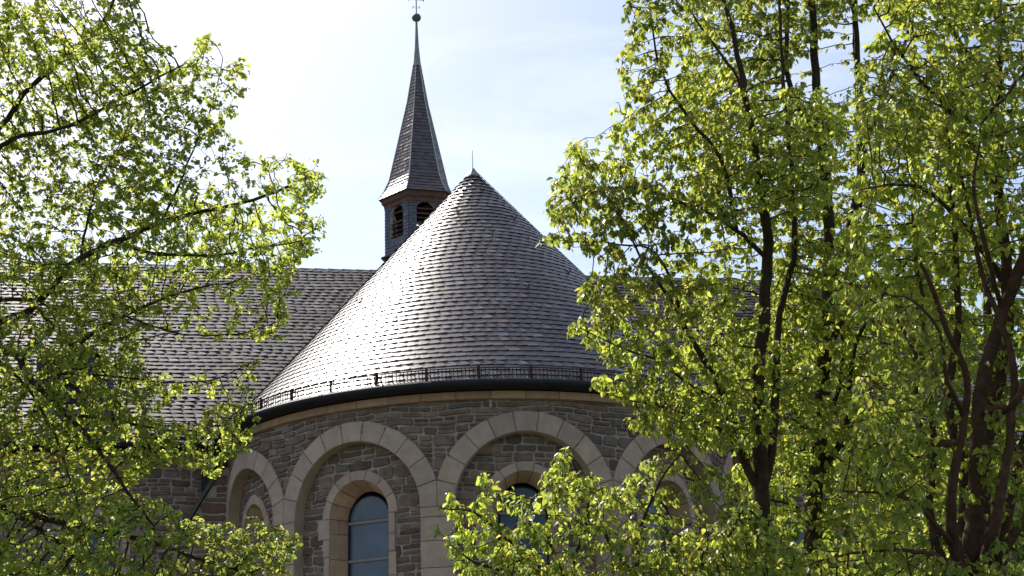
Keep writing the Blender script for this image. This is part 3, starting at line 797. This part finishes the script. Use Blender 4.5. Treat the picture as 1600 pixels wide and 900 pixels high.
def grow(limbs, A, g, step=.11, kill=.17, infl=1.6, iters=110, droop=-.05):
    pos = []; par = []; rad = []
    for pts, r0, r1, att in limbs:                # att = index of the limb it leaves, or None
        pts = [np.array(p, float) for p in pts]
        if att is not None:
            PP = np.array(pos); d = np.linalg.norm(PP - pts[0], axis=1); last = int(d.argmin()); start = pos[last]
            pts = [start] + pts[1:] if d.min() < .6 else [start] + pts
        else:
            last = -1; pos.append(pts[0]); par.append(-1); rad.append(r0); last = len(pos) - 1
        # Catmull-Rom through the given points
        ext = [2 * pts[0] - pts[1]] + pts + [2 * pts[-1] - pts[-2]]; path = []
        for i in range(1, len(ext) - 2):
            p0, p1, p2, p3 = ext[i - 1:i + 3]; m = max(1, int(np.linalg.norm(p2 - p1) / step))
            for k in range(1, m + 1):
                t = k / m; path.append(.5 * ((2 * p1) + (-p0 + p2) * t + (2 * p0 - 5 * p1 + 4 * p2 - p3) * t * t + (-p0 + 3 * p1 - 3 * p2 + p3) * t ** 3))
        wob = np.cumsum(g.normal(size=(len(path), 3)) * .006, 0)
        for i, p in enumerate(path):
            pos.append(p + wob[i]); par.append(last); rad.append(r0 + (r1 - r0) * ((i + 1) / len(path)) ** .8); last = len(pos) - 1
    nl = len(pos)
    pos = np.array(pos); par = list(par); rad = list(rad)
    near = np.zeros(len(A), int); dist = np.full(len(A), 1e9)
    def upd(i0, P):
        nonlocal near, dist
        for s in range(0, len(P), 400):
            Q = P[s:s + 400]; d = (A * A).sum(1)[:, None] + (Q * Q).sum(1)[None] - 2 * A @ Q.T; j = d.argmin(1); m = np.sqrt(np.maximum(d[np.arange(len(A)), j], 0))
            b = m < dist; near[b] = i0 + s + j[b]; dist[b] = m[b]
    upd(0, pos); kids = {}
    for it in range(iters):
        if len(A) == 0: break
        lim = infl if it > 5 else 3.0
        act = dist < lim
        if it < 5: act = dist < 3
        idx = near[act]
        if len(idx) == 0: break
        dirs = A[act] - pos[idx]; dirs /= np.linalg.norm(dirs, axis=1, keepdims=True) + 1e-9
        un, inv = np.unique(idx, return_inverse=True); S = np.zeros((len(un), 3)); np.add.at(S, inv, dirs)
        S /= np.linalg.norm(S, axis=1, keepdims=True) + 1e-9
        pv = np.zeros((len(un), 3))
        for i, q in enumerate(un):
            if par[q] >= 0 and q >= nl: v = pos[q] - pos[par[q]]; pv[i] = v / (np.linalg.norm(v) + 1e-9)
        S = S + .45 * pv + g.normal(size=S.shape) * .22; S[:, 2] += droop
        S /= np.linalg.norm(S, axis=1, keepdims=True)
        new = []; np_ = []
        for i, q in enumerate(un):
            kk = kids.setdefault(int(q), [])
            if len(kk) >= 3 or any(np.dot(S[i], z) > .93 for z in kk): continue
            kk.append(S[i]); new.append(pos[q] + S[i] * step); np_.append(int(q))
        if not new: 
            break
        new = np.array(new); i0 = len(pos); pos = np.concatenate([pos, new]); par += np_; rad += [0] * len(new)
        upd(i0, new); k = dist > kill; A, near, dist = A[k], near[k], dist[k]
    n = len(pos); par = np.array(par); rad = np.array(rad)
    load = np.zeros(n); ch = np.zeros(n, int)
    for i in range(n - 1, -1, -1):
        if load[i] == 0: load[i] = .0026 ** 2.35
        if par[i] >= 0: load[par[i]] += load[i] * 1.0; ch[par[i]] += 1
    pr = load ** (1 / 2.35)
    rad = np.where(np.arange(n) < nl, np.maximum(rad, np.minimum(pr, rad * 1.25)), np.minimum(pr, .03))
    return pos, par, rad, nl, ch

def tubes(pos, par, rad, sel, n, jit, g):
    """tapered tubes, one per skeleton edge, sharing end rings direction-wise"""
    idx = [i for i in sel if par[i] >= 0]
    a = pos[par[idx]]; b = pos[idx]; d = b - a; ln = np.linalg.norm(d, axis=1, keepdims=True) + 1e-9; d = d / ln
    a = a - d * (rad[idx][:, None] * .3)
    ref = np.where(np.abs(d[:, 2:3]) > .9, np.array([[1., 0, 0]]), np.array([[0, 0, 1.]])); u = np.cross(d, ref); u /= np.linalg.norm(u, axis=1, keepdims=True); w = np.cross(d, u)
    ra = np.minimum(rad[par[idx]], rad[idx] * 1.35)[:, None]; rb = rad[idx][:, None]; V = []
    for k in range(n):
        c, s = math.cos(2 * math.pi * k / n), math.sin(2 * math.pi * k / n); V.append(a + (u * c + w * s) * ra)
    for k in range(n):
        c, s = math.cos(2 * math.pi * k / n), math.sin(2 * math.pi * k / n); V.append(b + (u * c + w * s) * rb)
    V = np.stack(V, 1); m = len(idx); F = []
    for k in range(n): F.append(np.stack([np.arange(m) * 2 * n + k, np.arange(m) * 2 * n + (k + 1) % n, np.arange(m) * 2 * n + n + (k + 1) % n, np.arange(m) * 2 * n + n + k], 1))
    return V.reshape(-1, 3), np.concatenate(F)

def limb_mesh(pos, rad, chain, n=10, g=None, knob=.10):
    """one continuous, slightly uneven tube along a chain of nodes"""
    P = pos[chain]; m = len(P); T = np.gradient(P, axis=0); T /= np.linalg.norm(T, axis=1, keepdims=True) + 1e-9
    u = np.cross(T[0], [0.3, .2, .9]); u /= np.linalg.norm(u); V = []
    for i in range(m):
        u = u - T[i] * np.dot(u, T[i]); u /= np.linalg.norm(u); w = np.cross(T[i], u)
        bul = 1 + knob * (g.random() - .5)
        for k in range(n):
            a = 2 * math.pi * k / n; rr = rad[chain[i]] * bul * (1 + knob * math.sin(3 * a + i * .21) * .7 + knob * .5 * (g.random() - .5)); V.append(P[i] + (u * math.cos(a) + w * math.sin(a)) * rr)
    F = [(i * n + k, i * n + (k + 1) % n, (i + 1) * n + (k + 1) % n, (i + 1) * n + k) for i in range(m - 1) for k in range(n)]
    return np.array(V), np.array(F)

def leaves(name, pos, par, rad, ch, nl, g, per, size, mat_, parent, cols, droop, broad, rmax=.014, skip=.0):
    ok = np.where((rad < rmax) & (np.arange(len(pos)) >= nl) & (par >= 0))[0]
    ok = ok[g.random(len(ok)) > skip]
    tip = ch[ok] == 0; tuft = tip | (g.random(len(ok)) < .38); cnt = np.where(tuft, g.poisson(per * 1.9, len(ok)) + 1, g.poisson(per * .22, len(ok)))
    idx = np.repeat(ok, cnt); n = len(idx)
    t = np.repeat(g.random(len(ok)), cnt)[:, None] + g.normal(size=(n, 1)) * .12; base = pos[par[idx]] * (1 - t) + pos[idx] * t + g.normal(size=(n, 3)) * .014
    tw_ = pos[idx] - pos[par[idx]]; tw_ /= np.linalg.norm(tw_, axis=1, keepdims=True) + 1e-9
    side = g.normal(size=(n, 3)); side[:, 2] *= .4; side /= np.linalg.norm(side, axis=1, keepdims=True)
    d = tw_ * .55 + side * .9; d[:, 2] = d[:, 2] * .6 - droop * g.uniform(.35, 1.5, n); d /= np.linalg.norm(d, axis=1, keepdims=True)
    upv = np.tile([0, 0, 1.], (n, 1)) + g.normal(size=(n, 3)) * .55; nrm = upv - d * (upv * d).sum(1, keepdims=True); nrm /= np.linalg.norm(nrm, axis=1, keepdims=True)
    w = np.cross(nrm, d); sz = (size * g.uniform(.5, 1.25, n) * np.where(g.random(n) < .15, .6, 1))[:, None]; bw = sz * broad * g.uniform(.8, 1.15, (n, 1))
    curl = g.uniform(.05, .38, (n, 1)); fold = g.uniform(.08, .5, (n, 1))
    base = base + d * .012
    def pt(l, s): return base + d * (sz * l) - nrm * (curl * sz * l * l) + w * (bw * s) + nrm * (np.abs(s) * bw * fold)
    m0, m1, m2, m3 = pt(0, 0), pt(.36, 0), pt(.7, 0), pt(1.0, 0)
    l1, l2, r1, r2 = pt(.26, .5), pt(.66, .40), pt(.26, -.5), pt(.66, -.40)
    V = np.stack([m0, m1, m2, m3, l1, l2, r1, r2], 1).reshape(-1, 3); o = np.arange(n) * 8
    F = np.concatenate([np.stack([o + a, o + b, o + c, o + d_], 1) for a, b, c, d_ in ((0, 1, 4, 4), (1, 2, 5, 4), (2, 3, 5, 5), (0, 6, 1, 1), (6, 7, 2, 1), (7, 3, 2, 2))])
    # triangles written as such
    tri = F[F[:, 2] == F[:, 3]][:, :3]; quad = F[F[:, 2] != F[:, 3]]
    F3 = np.concatenate([tri, quad[:, [0, 1, 2]], quad[:, [0, 2, 3]]])
    cols = np.array(cols); ci = g.integers(0, len(cols), n); cl = noise3(pos[idx], 1.7, 5)[:, None]
    col = cols[ci] * g.uniform(.78, 1.25, (n, 1)) * (1 + .13 * cl)
    T = np.repeat(np.clip(col, 0, 1), 8, 0)
    o = big_mesh(name, V, F3, T, mat_, parent, smooth=False); return n

def tree(name, label, limbs, regs, seed, leaf, bark_, group=None, step=.11, kill=.17, cat='tree', droop=-.05, dm=15):
    g = np.random.default_rng(seed); A = regions_to_points(regs, g, dm)
    root = bpy.data.objects.new(name, None); C.objects.link(root); b0 = np.array(limbs[0][0][0]); root.location = (b0[0], b0[1], 0)
    tag(root, label, cat, group)
    off = np.array([b0[0], b0[1], 0.])
    LL = [([np.array(p) - off for p in l[0]], *l[1:]) for l in limbs]
    pos, par, rad, nl, ch = grow(LL, A - off, g, step=step, kill=kill, droop=droop)
    # rebuild the hand-laid limbs as chains
    chains = []; cur = []
    for i in range(nl):
        if cur and par[i] != cur[-1]: chains.append(cur); cur = []
        if not cur and par[i] >= 0: cur = [par[i]]
        cur.append(i)
    chains.append(cur)
    for k, chn in enumerate(chains):
        if len(chn) < 2: continue
        rr = rad.copy(); rr[chn[0]] = rad[chn[1]] * 1.05 if k else rad[chn[0]]
        V, F = limb_mesh(pos, rr, chn, n=12 if k == 0 else 8, g=g)
        big_mesh('trunk' if k == 0 else 'limb', V, F, np.full((len(V), 3), .5), bark_, root, smooth=True)
    V, F = tubes(pos, par, rad, range(nl, len(pos)), 4, 0, g)
    big_mesh('twigs', V, F, np.full((len(V), 3), .5), bark_, root, smooth=True)
    n = leaves('crown', pos, par, rad, ch, nl, g, parent=root, **leaf)
    print(name, 'nodes', len(pos), 'leaves', n, 'attractors', len(A))
    return root

def lp(pts, D):                                    # limb through picture points at distance D (a number or one per point)
    return [at(x, y, D if not hasattr(D, '__len__') else D[i]) for i, (x, y) in enumerate(pts)]
def ground_under(p, dx=0, dy=0): return np.array([p[0] + dx, p[1] + dy, -.05])

GL = [(.20, .28, .08), (.235, .30, .085), (.17, .255, .075), (.26, .30, .095)]
GR = [(.205, .28, .07), (.245, .31, .075), (.17, .25, .06), (.29, .32, .09)]

# left tree: its trunk stands just outside the picture, limbs sweep in
D0 = 13.5
tb = at(-230, 780, D0)
trunk = [ground_under(tb, -.1), at(-225, 1300, D0), at(-215, 900, D0), at(-190, 640, D0), at(-170, 420, D0), at(-120, 180, D0), at(-90, -80, D0), at(-60, -230, D0)]
LIMBS = [
 (trunk, .24, .06, None),
 (lp([(-180, 560), (0, 505), (60, 470), (125, 405), (245, 350), (390, 310), (450, 285)], [13.5, 13.3, 13.2, 13.1, 13, 13, 13]), .042, 0.0096, 0),
 (lp([(-180, 520), (0, 470), (110, 485), (205, 485), (260, 480)], [13.5, 13.7, 13.9, 14, 14.1]), 0.0338, 0.0064, 0),
 (lp([(-190, 600), (0, 560), (40, 600), (95, 650), (140, 700), (200, 775), (245, 830)], [13.5, 12.7, 12.6, 12.5, 12.4, 12.3, 12.2]), 0.0413, 0.0096, 0),
 (lp([(-200, 760), (0, 795), (60, 810), (150, 835), (225, 855), (290, 880), (360, 900)], [13.5, 12.8, 12.6, 12.4, 12.3, 12.2, 12.2]), 0.0413, 0.0120, 0),
 (lp([(-200, 720), (0, 800), (80, 850), (160, 905), (230, 960)], [13.5, 13.2, 13.1, 13., 13.]), 0.0338, 0.0096, 0),
 (lp([(-150, 330), (0, 205), (40, 150), (110, 95), (170, 35), (200, -30)], [13.5, 13.8, 13.9, 14, 14, 14]), 0.0375, 0.0096, 0),
 (lp([(-160, 360), (0, 225), (70, 205), (130, 180), (240, 120), (285, 100)], [13.5, 13.2, 13.1, 13, 13, 13]), 0.0300, 0.0064, 0),
 (lp([(-120, 150), (0, 100), (15, 40), (20, -60)], [13.5, 13.9, 14, 14]), 0.0263, 0.0096, 0),
 (lp([(50, 480), (130, 560), (200, 640), (290, 720)], [13.2, 13.0, 12.9, 12.8]), 0.0165, 0.0048, 1),
 (lp([(130, 523), (190, 490), (270, 455), (330, 440)], [13.0, 13.0, 13., 13.]), 0.0225, 0.0056, 1),
 (lp([(180, 385), (250, 400), (340, 405), (400, 395), (470, 385)], [13.05, 12.9, 12.8, 12.8, 12.8]), 0.0165, 0.0048, 1),
 (lp([(245, 350), (290, 260), (330, 150), (345, 90)], [13., 13.1, 13.2, 13.2]), 0.0105, 0.0032, 1),
 (lp([(120, 405), (150, 300), (195, 220)], [13.1, 13.3, 13.4]), 0.0120, 0.0040, 1),
 (lp([(0, 560), (60, 640), (110, 760), (130, 850)], [12.8, 12.6, 12.5, 12.4]), 0.0135, 0.0040, 3),
 (lp([(100, 655), (170, 660), (260, 680), (330, 670), (385, 640)], [12.5, 12.6, 12.6, 12.6, 12.6]), 0.0135, 0.0040, 3),
 (lp([(200, 495), (290, 520), (370, 520), (430, 500)], [13.0, 12.9, 12.9, 12.9]), 0.0090, 0.0032, 2),
 (lp([(180, 570), (260, 600), (340, 590), (400, 560)], [13.0, 12.9, 12.9, 12.9]), 0.0090, 0.0032, 2),
]
up_poly = [(-420, -110), (190, -110), (218, 0), (212, 60), (262, 60), (290, 100), (322, 48), (338, 60), (330, 115), (372, 92), (392, 100), (395, 145), (350, 200), (385, 232), (428, 262), (445, 235), (465, 250), (500, 255), (500, 295), (478, 330), (508, 348), (492, 400), (440, 425), (300, 430), (150, 440), (-420, 440)]
mid_l = [(-420, 430), (160, 430), (215, 520), (235, 640), (215, 760), (120, 800), (-420, 800)]
REGS = [
 (up_poly, 13.3, 1.9, 54, -.75, 1.9),
 ([(150, 425), (300, 425), (470, 415), (455, 470), (450, 530), (400, 545), (330, 520), (230, 500)], 13, 1.0, 55, -.1, 2.2),
 (mid_l, 12.9, 1.6, 62, -.7, 1.9),
 ([(220, 560), (260, 585), (330, 575), (400, 555), (425, 575), (395, 612), (330, 612), (240, 640)], 12.9, .7, 100, -.6, 2.5),
 ([(230, 650), (300, 660), (360, 612), (392, 596), (404, 640), (385, 700), (330, 740), (270, 720), (220, 745)], 12.6, .9, 110, -.8, 2.5),
 ([(-200, 760), (190, 770), (240, 775), (290, 800), (340, 825), (400, 808), (432, 812), (440, 850), (470, 828), (474, 838), (440, 880), (470, 940), (470, 1040), (-200, 1040)], 12.3, 1.3, 72, -.85, 2.0),
 ([(160, 775), (240, 772), (300, 800), (345, 822), (405, 806), (436, 815), (445, 850), (430, 885), (440, 960), (150, 960)], 12.2, .7, 75, -1.2, 2.0),
]
tree('lime_tree', 'lime tree with small round yellow-green leaves, boughs reaching in before the left roof', LIMBS, REGS, 3,
     dict(per=4.2, size=.044, mat_=M['leaf_l'], cols=GL, droop=.45, broad=.92, skip=.04), M['bark_dark'], step=.085, kill=.084, dm=14)

# right trees
# 1: forked trunk beside the apse
D1 = 13.0
f = at(1187, 755, D1)
L1 = [
 ([ground_under(at(1186, 860, D1)), at(1184, 1200, D1), at(1184, 860, D1), at(1187, 765, D1)] + lp([(1186, 700), (1182, 600), (1192, 500), (1200, 380), (1185, 260), (1160, 150), (1130, 20), (1110, -100)], 13), .145, .012, None),
 (lp([(1187, 765), (1170, 735), (1150, 690), (1135, 630), (1110, 580), (1075, 520), (1050, 470), (1010, 410)], [13, 13, 12.9, 12.9, 12.8, 12.8, 12.7, 12.7]), 0.0476, 0.0096, 0),
 (lp([(1187, 765), (1203, 710), (1210, 620), (1215, 520), (1240, 400), (1235, 280), (1225, 150), (1215, -60)], [13, 13.1, 13.2, 13.3, 13.4, 13.5, 13.5, 13.5]), 0.0476, 0.0112, 0),
 (lp([(1200, 400), (1140, 350), (1060, 310), (990, 290), (920, 300)], [13, 12.9, 12.8, 12.7, 12.6]), 0.0204, 0.0048, 2),
 (lp([(1075, 520), (1030, 400), (970, 380), (900, 375)], [12.8, 12.8, 12.7, 12.7]), 0.0150, 0.0040, 1),
 (lp([(1160, 330), (1120, 250), (1070, 180), (1030, 110), (1010, 0)], [13, 12.9, 12.8, 12.8, 12.8]), 0.0204, 0.0048, 2),
 (lp([(1135, 640), (1080, 600), (1020, 560), (950, 535), (900, 512)], [12.9, 12.7, 12.6, 12.5, 12.5]), 0.0150, 0.0040, 1),
 (lp([(1150, 700), (1100, 660), (1040, 640), (980, 625), (935, 600)], [12.9, 12.7, 12.6, 12.5, 12.5]), 0.0136, 0.0040, 1),
 (lp([(1170, 190), (1150, 120), (1090, 30), (1070, -60)], [13, 13, 13, 13]), 0.0150, 0.0048, 2),
 (lp([(1010, 420), (960, 330), (915, 270), (890, 230)], [12.7, 12.7, 12.7, 12.7]), 0.0095, 0.0032, 1),
]
a_poly = [(985, -140), (1290, -140), (1330, 100), (1300, 400), (1290, 700), (1180, 700), (1060, 690), (985, 668), (1000, 640), (925, 605), (945, 585), (985, 600), (960, 560), (935, 545), (880, 515), (905, 500), (935, 500), (900, 450), (925, 430), (965, 420), (925, 400), (850, 375), (850, 362), (905, 370), (930, 355), (872, 345), (848, 330), (870, 300), (915, 325), (880, 285), (868, 262), (905, 255), (880, 220), (905, 210), (945, 240), (960, 190), (975, 120), (960, 68), (985, 60)]
R1 = [(a_poly, 12.95, 1.6, 50, -.5, 2.2),
      ([(925, 602), (960, 580), (888, 512), (935, 480), (905, 442), (960, 418), (1010, 430), (1110, 440), (1180, 560), (1180, 700), (1060, 695), (1000, 668), (965, 640)], 12.65, .7, 70, -.45, 2.4),
      ([(985, -60), (1110, -60), (1120, 220), (1000, 240), (948, 205), (962, 180), (975, 120), (960, 68), (985, 45)], 12.9, .7, 50, -.5, 2.3),
      ([(1050, 370), (1330, 370), (1340, 680), (1060, 680)], 13.5, .8, 60, -.6, 2.3),
      ([(850, 368), (870, 330), (850, 320), (880, 250), (885, 215), (960, 230), (1040, 300), (1010, 420), (930, 400)], 12.75, .7, 42, -.4, 2.4),
      ([(1010, 690), (1100, 700), (1290, 700), (1290, 1040), (1080, 1040), (1100, 900), (1060, 860), (1090, 800), (1020, 760)], 13.5, .8, 60, -.15, 2.4)]
leafR = dict(per=4.2, size=.060, mat_=M['leaf_r'], cols=GR, droop=.95, broad=.6, skip=.04)
tree('hornbeam_tree', group='trees with drooping leaves right of the apse', label='tree with drooping fresh leaves beside the apse, its dark trunk forking low down', limbs=L1, regs=R1, seed=11, leaf=leafR, bark_=M['bark_dark'], step=.085, kill=.08)

# 2: straight trunk to the right of it, a little farther off
L2 = [
 ([ground_under(at(1272, 860, 14.5)), at(1270, 1200, 14.5), at(1272, 850, 14.5), at(1278, 720, 14.5), at(1288, 580, 14.5), at(1296, 450, 14.5)] + lp([(1288, 330), (1275, 220), (1268, 100), (1262, -60), (1255, -120)], 14.4), .15, .025, None),
 (lp([(1296, 450), (1325, 350), (1345, 240), (1335, 130), (1325, 40), (1300, -80)], [14.5, 14.6, 14.6, 14.6, 14.6, 14.6]), 0.0540, 0.0200, 0),
 (lp([(1290, 560), (1330, 470), (1345, 330), (1352, 180), (1350, 40), (1355, -120)], [14.5, 14.8, 15, 15, 15, 15]), 0.0432, 0.0200, 0),
 (lp([(1275, 700), (1310, 600), (1318, 480), (1330, 400)], [14.5, 14.6, 14.7, 14.8]), 0.0360, 0.0096, 0),
 (lp([(1278, 740), (1320, 680), (1330, 560), (1370, 470), (1430, 380)], [14.5, 14.3, 14.2, 14.2, 14.2]), 0.0324, 0.0080, 0),
 (lp([(1275, 230), (1235, 140), (1225, 60), (1225, -60)], [14.3, 14.3, 14.3, 14.3]), 0.0288, 0.0112, 1),
 (lp([(1345, 240), (1380, 150), (1420, 60), (1440, -60)], [14.6, 14.5, 14.5, 14.5]), 0.0252, 0.0080, 2),
 (lp([(1290, 560), (1250, 500), (1200, 470), (1140, 450)], [14.5, 14.2, 14, 13.9]), 0.0216, 0.0048, 0),
 (lp([(1272, 820), (1230, 790), (1180, 780), (1120, 790)], [14.5, 14.1, 13.9, 13.8]), 0.0216, 0.0048, 0),
]
R2 = [([(1080, -130), (1560, -130), (1560, 260), (1500, 700), (1500, 1040), (1180, 1040), (1150, 760), (1120, 450), (1060, 200)], 14.7, 1.6, 42, -.5, 2.0)]
tree('hornbeam_tree', group='trees with drooping leaves right of the apse', label='tall tree with a single straight dark trunk, second trunk right of the apse', limbs=L2, regs=R2, seed=12,
     leaf=dict(per=4.2, size=.064, mat_=M['leaf_r'], cols=GR, droop=.9, broad=.6, skip=.05), bark_=M['bark_dark'], step=.09, kill=.088)

# 3: near tree with many reddish stems at the right edge
D3 = 10.6
L3x = [(lp([(1512, 940), (1506, 850), (1500, 760), (1476, 640), (1492, 520), (1482, 350), (1470, 180)], [10.6, 10.9, 11, 11.1, 11.1, 11.1, 11.1]), .055, .012, 0),
 (lp([(1524, 940), (1556, 820), (1580, 700), (1583, 560), (1535, 430), (1500, 260)], [10.6, 10.4, 10.4, 10.5, 10.6, 10.7]), .05, .010, 0),
 (lp([(1516, 960), (1470, 880), (1452, 800), (1462, 700), (1448, 600), (1400, 500)], [10.6, 10.7, 10.8, 10.8, 10.8, 10.8]), .045, .010, 0),
 (lp([(1526, 930), (1575, 850), (1625, 780), (1700, 700)], [10.6, 10.5, 10.5, 10.5]), .05, .015, 0)]
L3 = [
 ([ground_under(at(1520, 900, D3)), at(1522, 1300, D3), at(1518, 1000, D3), at(1518, 900, D3)] + lp([(1528, 820), (1540, 700), (1548, 580), (1575, 480), (1610, 400), (1650, 300)], D3), .135, .035, None),
 (lp([(1516, 950), (1490, 850), (1488, 760), (1505, 680), (1515, 600), (1490, 530), (1470, 470), (1450, 420)], [10.6, 10.5, 10.4, 10.4, 10.3, 10.2, 10.1, 10]), 0.0600, 0.0128, 0),
 (lp([(1530, 960), (1560, 860), (1585, 760), (1610, 660), (1660, 560)], [10.6, 10.8, 10.9, 11, 11]), 0.0560, 0.0240, 0),
 (lp([(1520, 900), (1535, 800), (1530, 680), (1560, 560), (1565, 440), (1555, 300), (1560, 150), (1550, -60)], [10.6, 10.9, 11.1, 11.2, 11.3, 11.4, 11.4, 11.4]), 0.0600, 0.0200, 0),
 (lp([(1548, 640), (1580, 640), (1610, 600), (1680, 520)], [10.6, 10.4, 10.3, 10.3]), 0.0400, 0.0160, 1),
 (lp([(1500, 700), (1450, 690), (1430, 620), (1440, 540), (1430, 450), (1420, 330)], [10.4, 10.8, 11, 11, 11, 11]), 0.0360, 0.0080, 2),
 (lp([(1510, 640), (1475, 600), (1460, 520), (1420, 470), (1370, 460)], [10.4, 10.1, 10, 9.9, 9.8]), 0.0240, 0.0048, 2),
 (lp([(1560, 440), (1500, 350), (1450, 300), (1400, 290), (1350, 300)], [11.3, 10.9, 10.6, 10.3, 10.1]), 0.0280, 0.0048, 4),
 (lp([(1556, 300), (1500, 200), (1440, 130), (1390, 60), (1360, 10)], [11.4, 11.1, 10.8, 10.6, 10.5]), 0.0256, 0.0048, 4),
 (lp([(1490, 840), (1440, 790), (1390, 770), (1320, 760)], [10.5, 10.1, 9.9, 9.8]), 0.0240, 0.0048, 2),
 (lp([(1492, 880), (1430, 860), (1350, 860), (1270, 880)], [10.5, 10.0, 9.8, 9.7]), 0.0208, 0.0048, 2),
 (lp([(1560, 150), (1500, 60), (1460, -40)], [11.4, 11.2, 11.2]), 0.0240, 0.0064, 4),
 (lp([(1575, 480), (1540, 400), (1520, 300), (1530, 200)], [10.6, 10.3, 10.2, 10.2]), 0.0240, 0.0048, 1),
]
R3 = [([(1380, -110), (1900, -110), (1900, 480), (1680, 520), (1560, 400), (1480, 470), (1400, 520), (1310, 480), (1300, 380), (1350, 260), (1330, 120), (1370, 40)], 10.75, 1.5, 50, -.35, 2.1),
      ([(1330, 480), (1460, 500), (1470, 700), (1420, 860), (1600, 870), (1650, 1040), (1230, 1040), (1270, 860), (1350, 840), (1300, 760), (1330, 650)], 10.2, 1.2, 48, -.15, 2.3),
      ([(1460, 480), (1700, 480), (1700, 900), (1480, 900)], 11.4, 2.0, 26, .15, 2.2)]
tree('hornbeam_tree', group='trees with drooping leaves right of the apse', label='nearest tree at the right edge with a bundle of reddish brown stems', limbs=L3 + L3x, regs=R3, seed=13,
     leaf=dict(per=4.2, size=.060, mat_=M['leaf_r'], cols=GR, droop=.9, broad=.6, skip=.03), bark_=M['bark_red'], step=.085, kill=.08)

# 4: young bushy tree in front of the apse wall, its top cut by the lower edge
D4 = 11.0
L4 = [
 ([ground_under(at(930, 1100, D4)), at(930, 1600, D4), at(925, 1250, D4), at(915, 1080, D4)], .10, .06, None),
 (lp([(915, 1100), (900, 1000), (850, 900), (790, 840), (740, 800), (690, 790)], [11, 11, 11, 10.9, 10.9, 10.9]), .03, .005, 0),
 (lp([(915, 1080), (905, 980), (895, 880), (915, 800), (905, 740), (885, 700)], [11, 11, 11, 11, 11, 11]), .03, .005, 0),
 (lp([(905, 1000), (850, 930), (800, 900), (740, 880), (700, 850)], [11, 10.8, 10.7, 10.6, 10.6]), .022, .005, 1),
 (lp([(918, 1080), (960, 980), (990, 900), (1000, 820), (1040, 740), (1075, 700)], [11, 11.1, 11.2, 11.2, 11.2, 11.2]), .03, .005, 0),
 (lp([(900, 930), (860, 850), (850, 790), (800, 770)], [11, 10.9, 10.9, 10.9]), .016, .004, 2),
 (lp([(950, 1010), (1010, 950), (1080, 900), (1130, 850), (1160, 800)], [11, 10.8, 10.7, 10.7, 10.7]), .026, .005, 4),
 (lp([(990, 900), (950, 840), (930, 790)], [11.2, 11, 11]), .014, .004, 4),
 (lp([(915, 1080), (1020, 1020), (1130, 980), (1230, 930)], [11, 10.7, 10.6, 10.6]), .026, .006, 0),
]
R4 = [([(655, 798), (700, 768), (735, 775), (755, 738), (790, 770), (830, 790), (852, 742), (868, 705), (880, 690), (895, 720), (912, 745), (935, 730), (950, 765), (985, 745), (1010, 715), (1060, 700), (1120, 720), (1150, 760), (1200, 800), (1260, 880), (1260, 1200), (640, 1200), (720, 900), (695, 860)], 11, 1.4, 74, -.42, 2.4)]
tree('young_hornbeam_tree', 'low bushy tree in front of the apse wall, its leafy top covering the arches', L4, R4, 14,
     dict(per=4.2, size=.056, mat_=M['leaf_r'], cols=GR, droop=.9, broad=.6, skip=.03), M['bark_dark'], step=.075, kill=.075, dm=14)

# 5: broad tree standing well behind the others, filling the gaps at the right
D5 = 21.
L5 = [
 ([ground_under(at(1560, 900, D5)), at(1560, 1100, D5), at(1558, 850, D5), at(1550, 680, D5), at(1545, 540, D5), at(1540, 430, D5), at(1540, 340, D5)], .26, .04, None),
 (lp([(1555, 800), (1500, 700), (1450, 600), (1410, 530), (1390, 470)], [21, 20.8, 20.6, 20.6, 20.6]), .08, .015, 0),
 (lp([(1555, 820), (1620, 650), (1690, 500), (1720, 400)], [21, 21, 21, 21]), .08, .015, 0),
 (lp([(1558, 900), (1450, 820), (1350, 760), (1290, 720)], [21, 20.8, 20.6, 20.6]), .05, .01, 0),
]
R5 = [([(1400, 420), (1500, 330), (1650, 300), (1850, 420), (1850, 1050), (1200, 1050), (1210, 760), (1300, 600), (1340, 500)], 21, 2.4, 5.0, -.55, 1.3)]
tree('broad_tree', 'broad tree farther back, seen only between the reddish stems and trunks at the right', L5, R5, 15,
     dict(per=4.5, size=.15, mat_=M['leaf_r'], cols=[(.10, .16, .03), (.13, .18, .035)], droop=.5, broad=.65, skip=.03, rmax=.02), M['bark_dark'], step=.17, kill=.24)
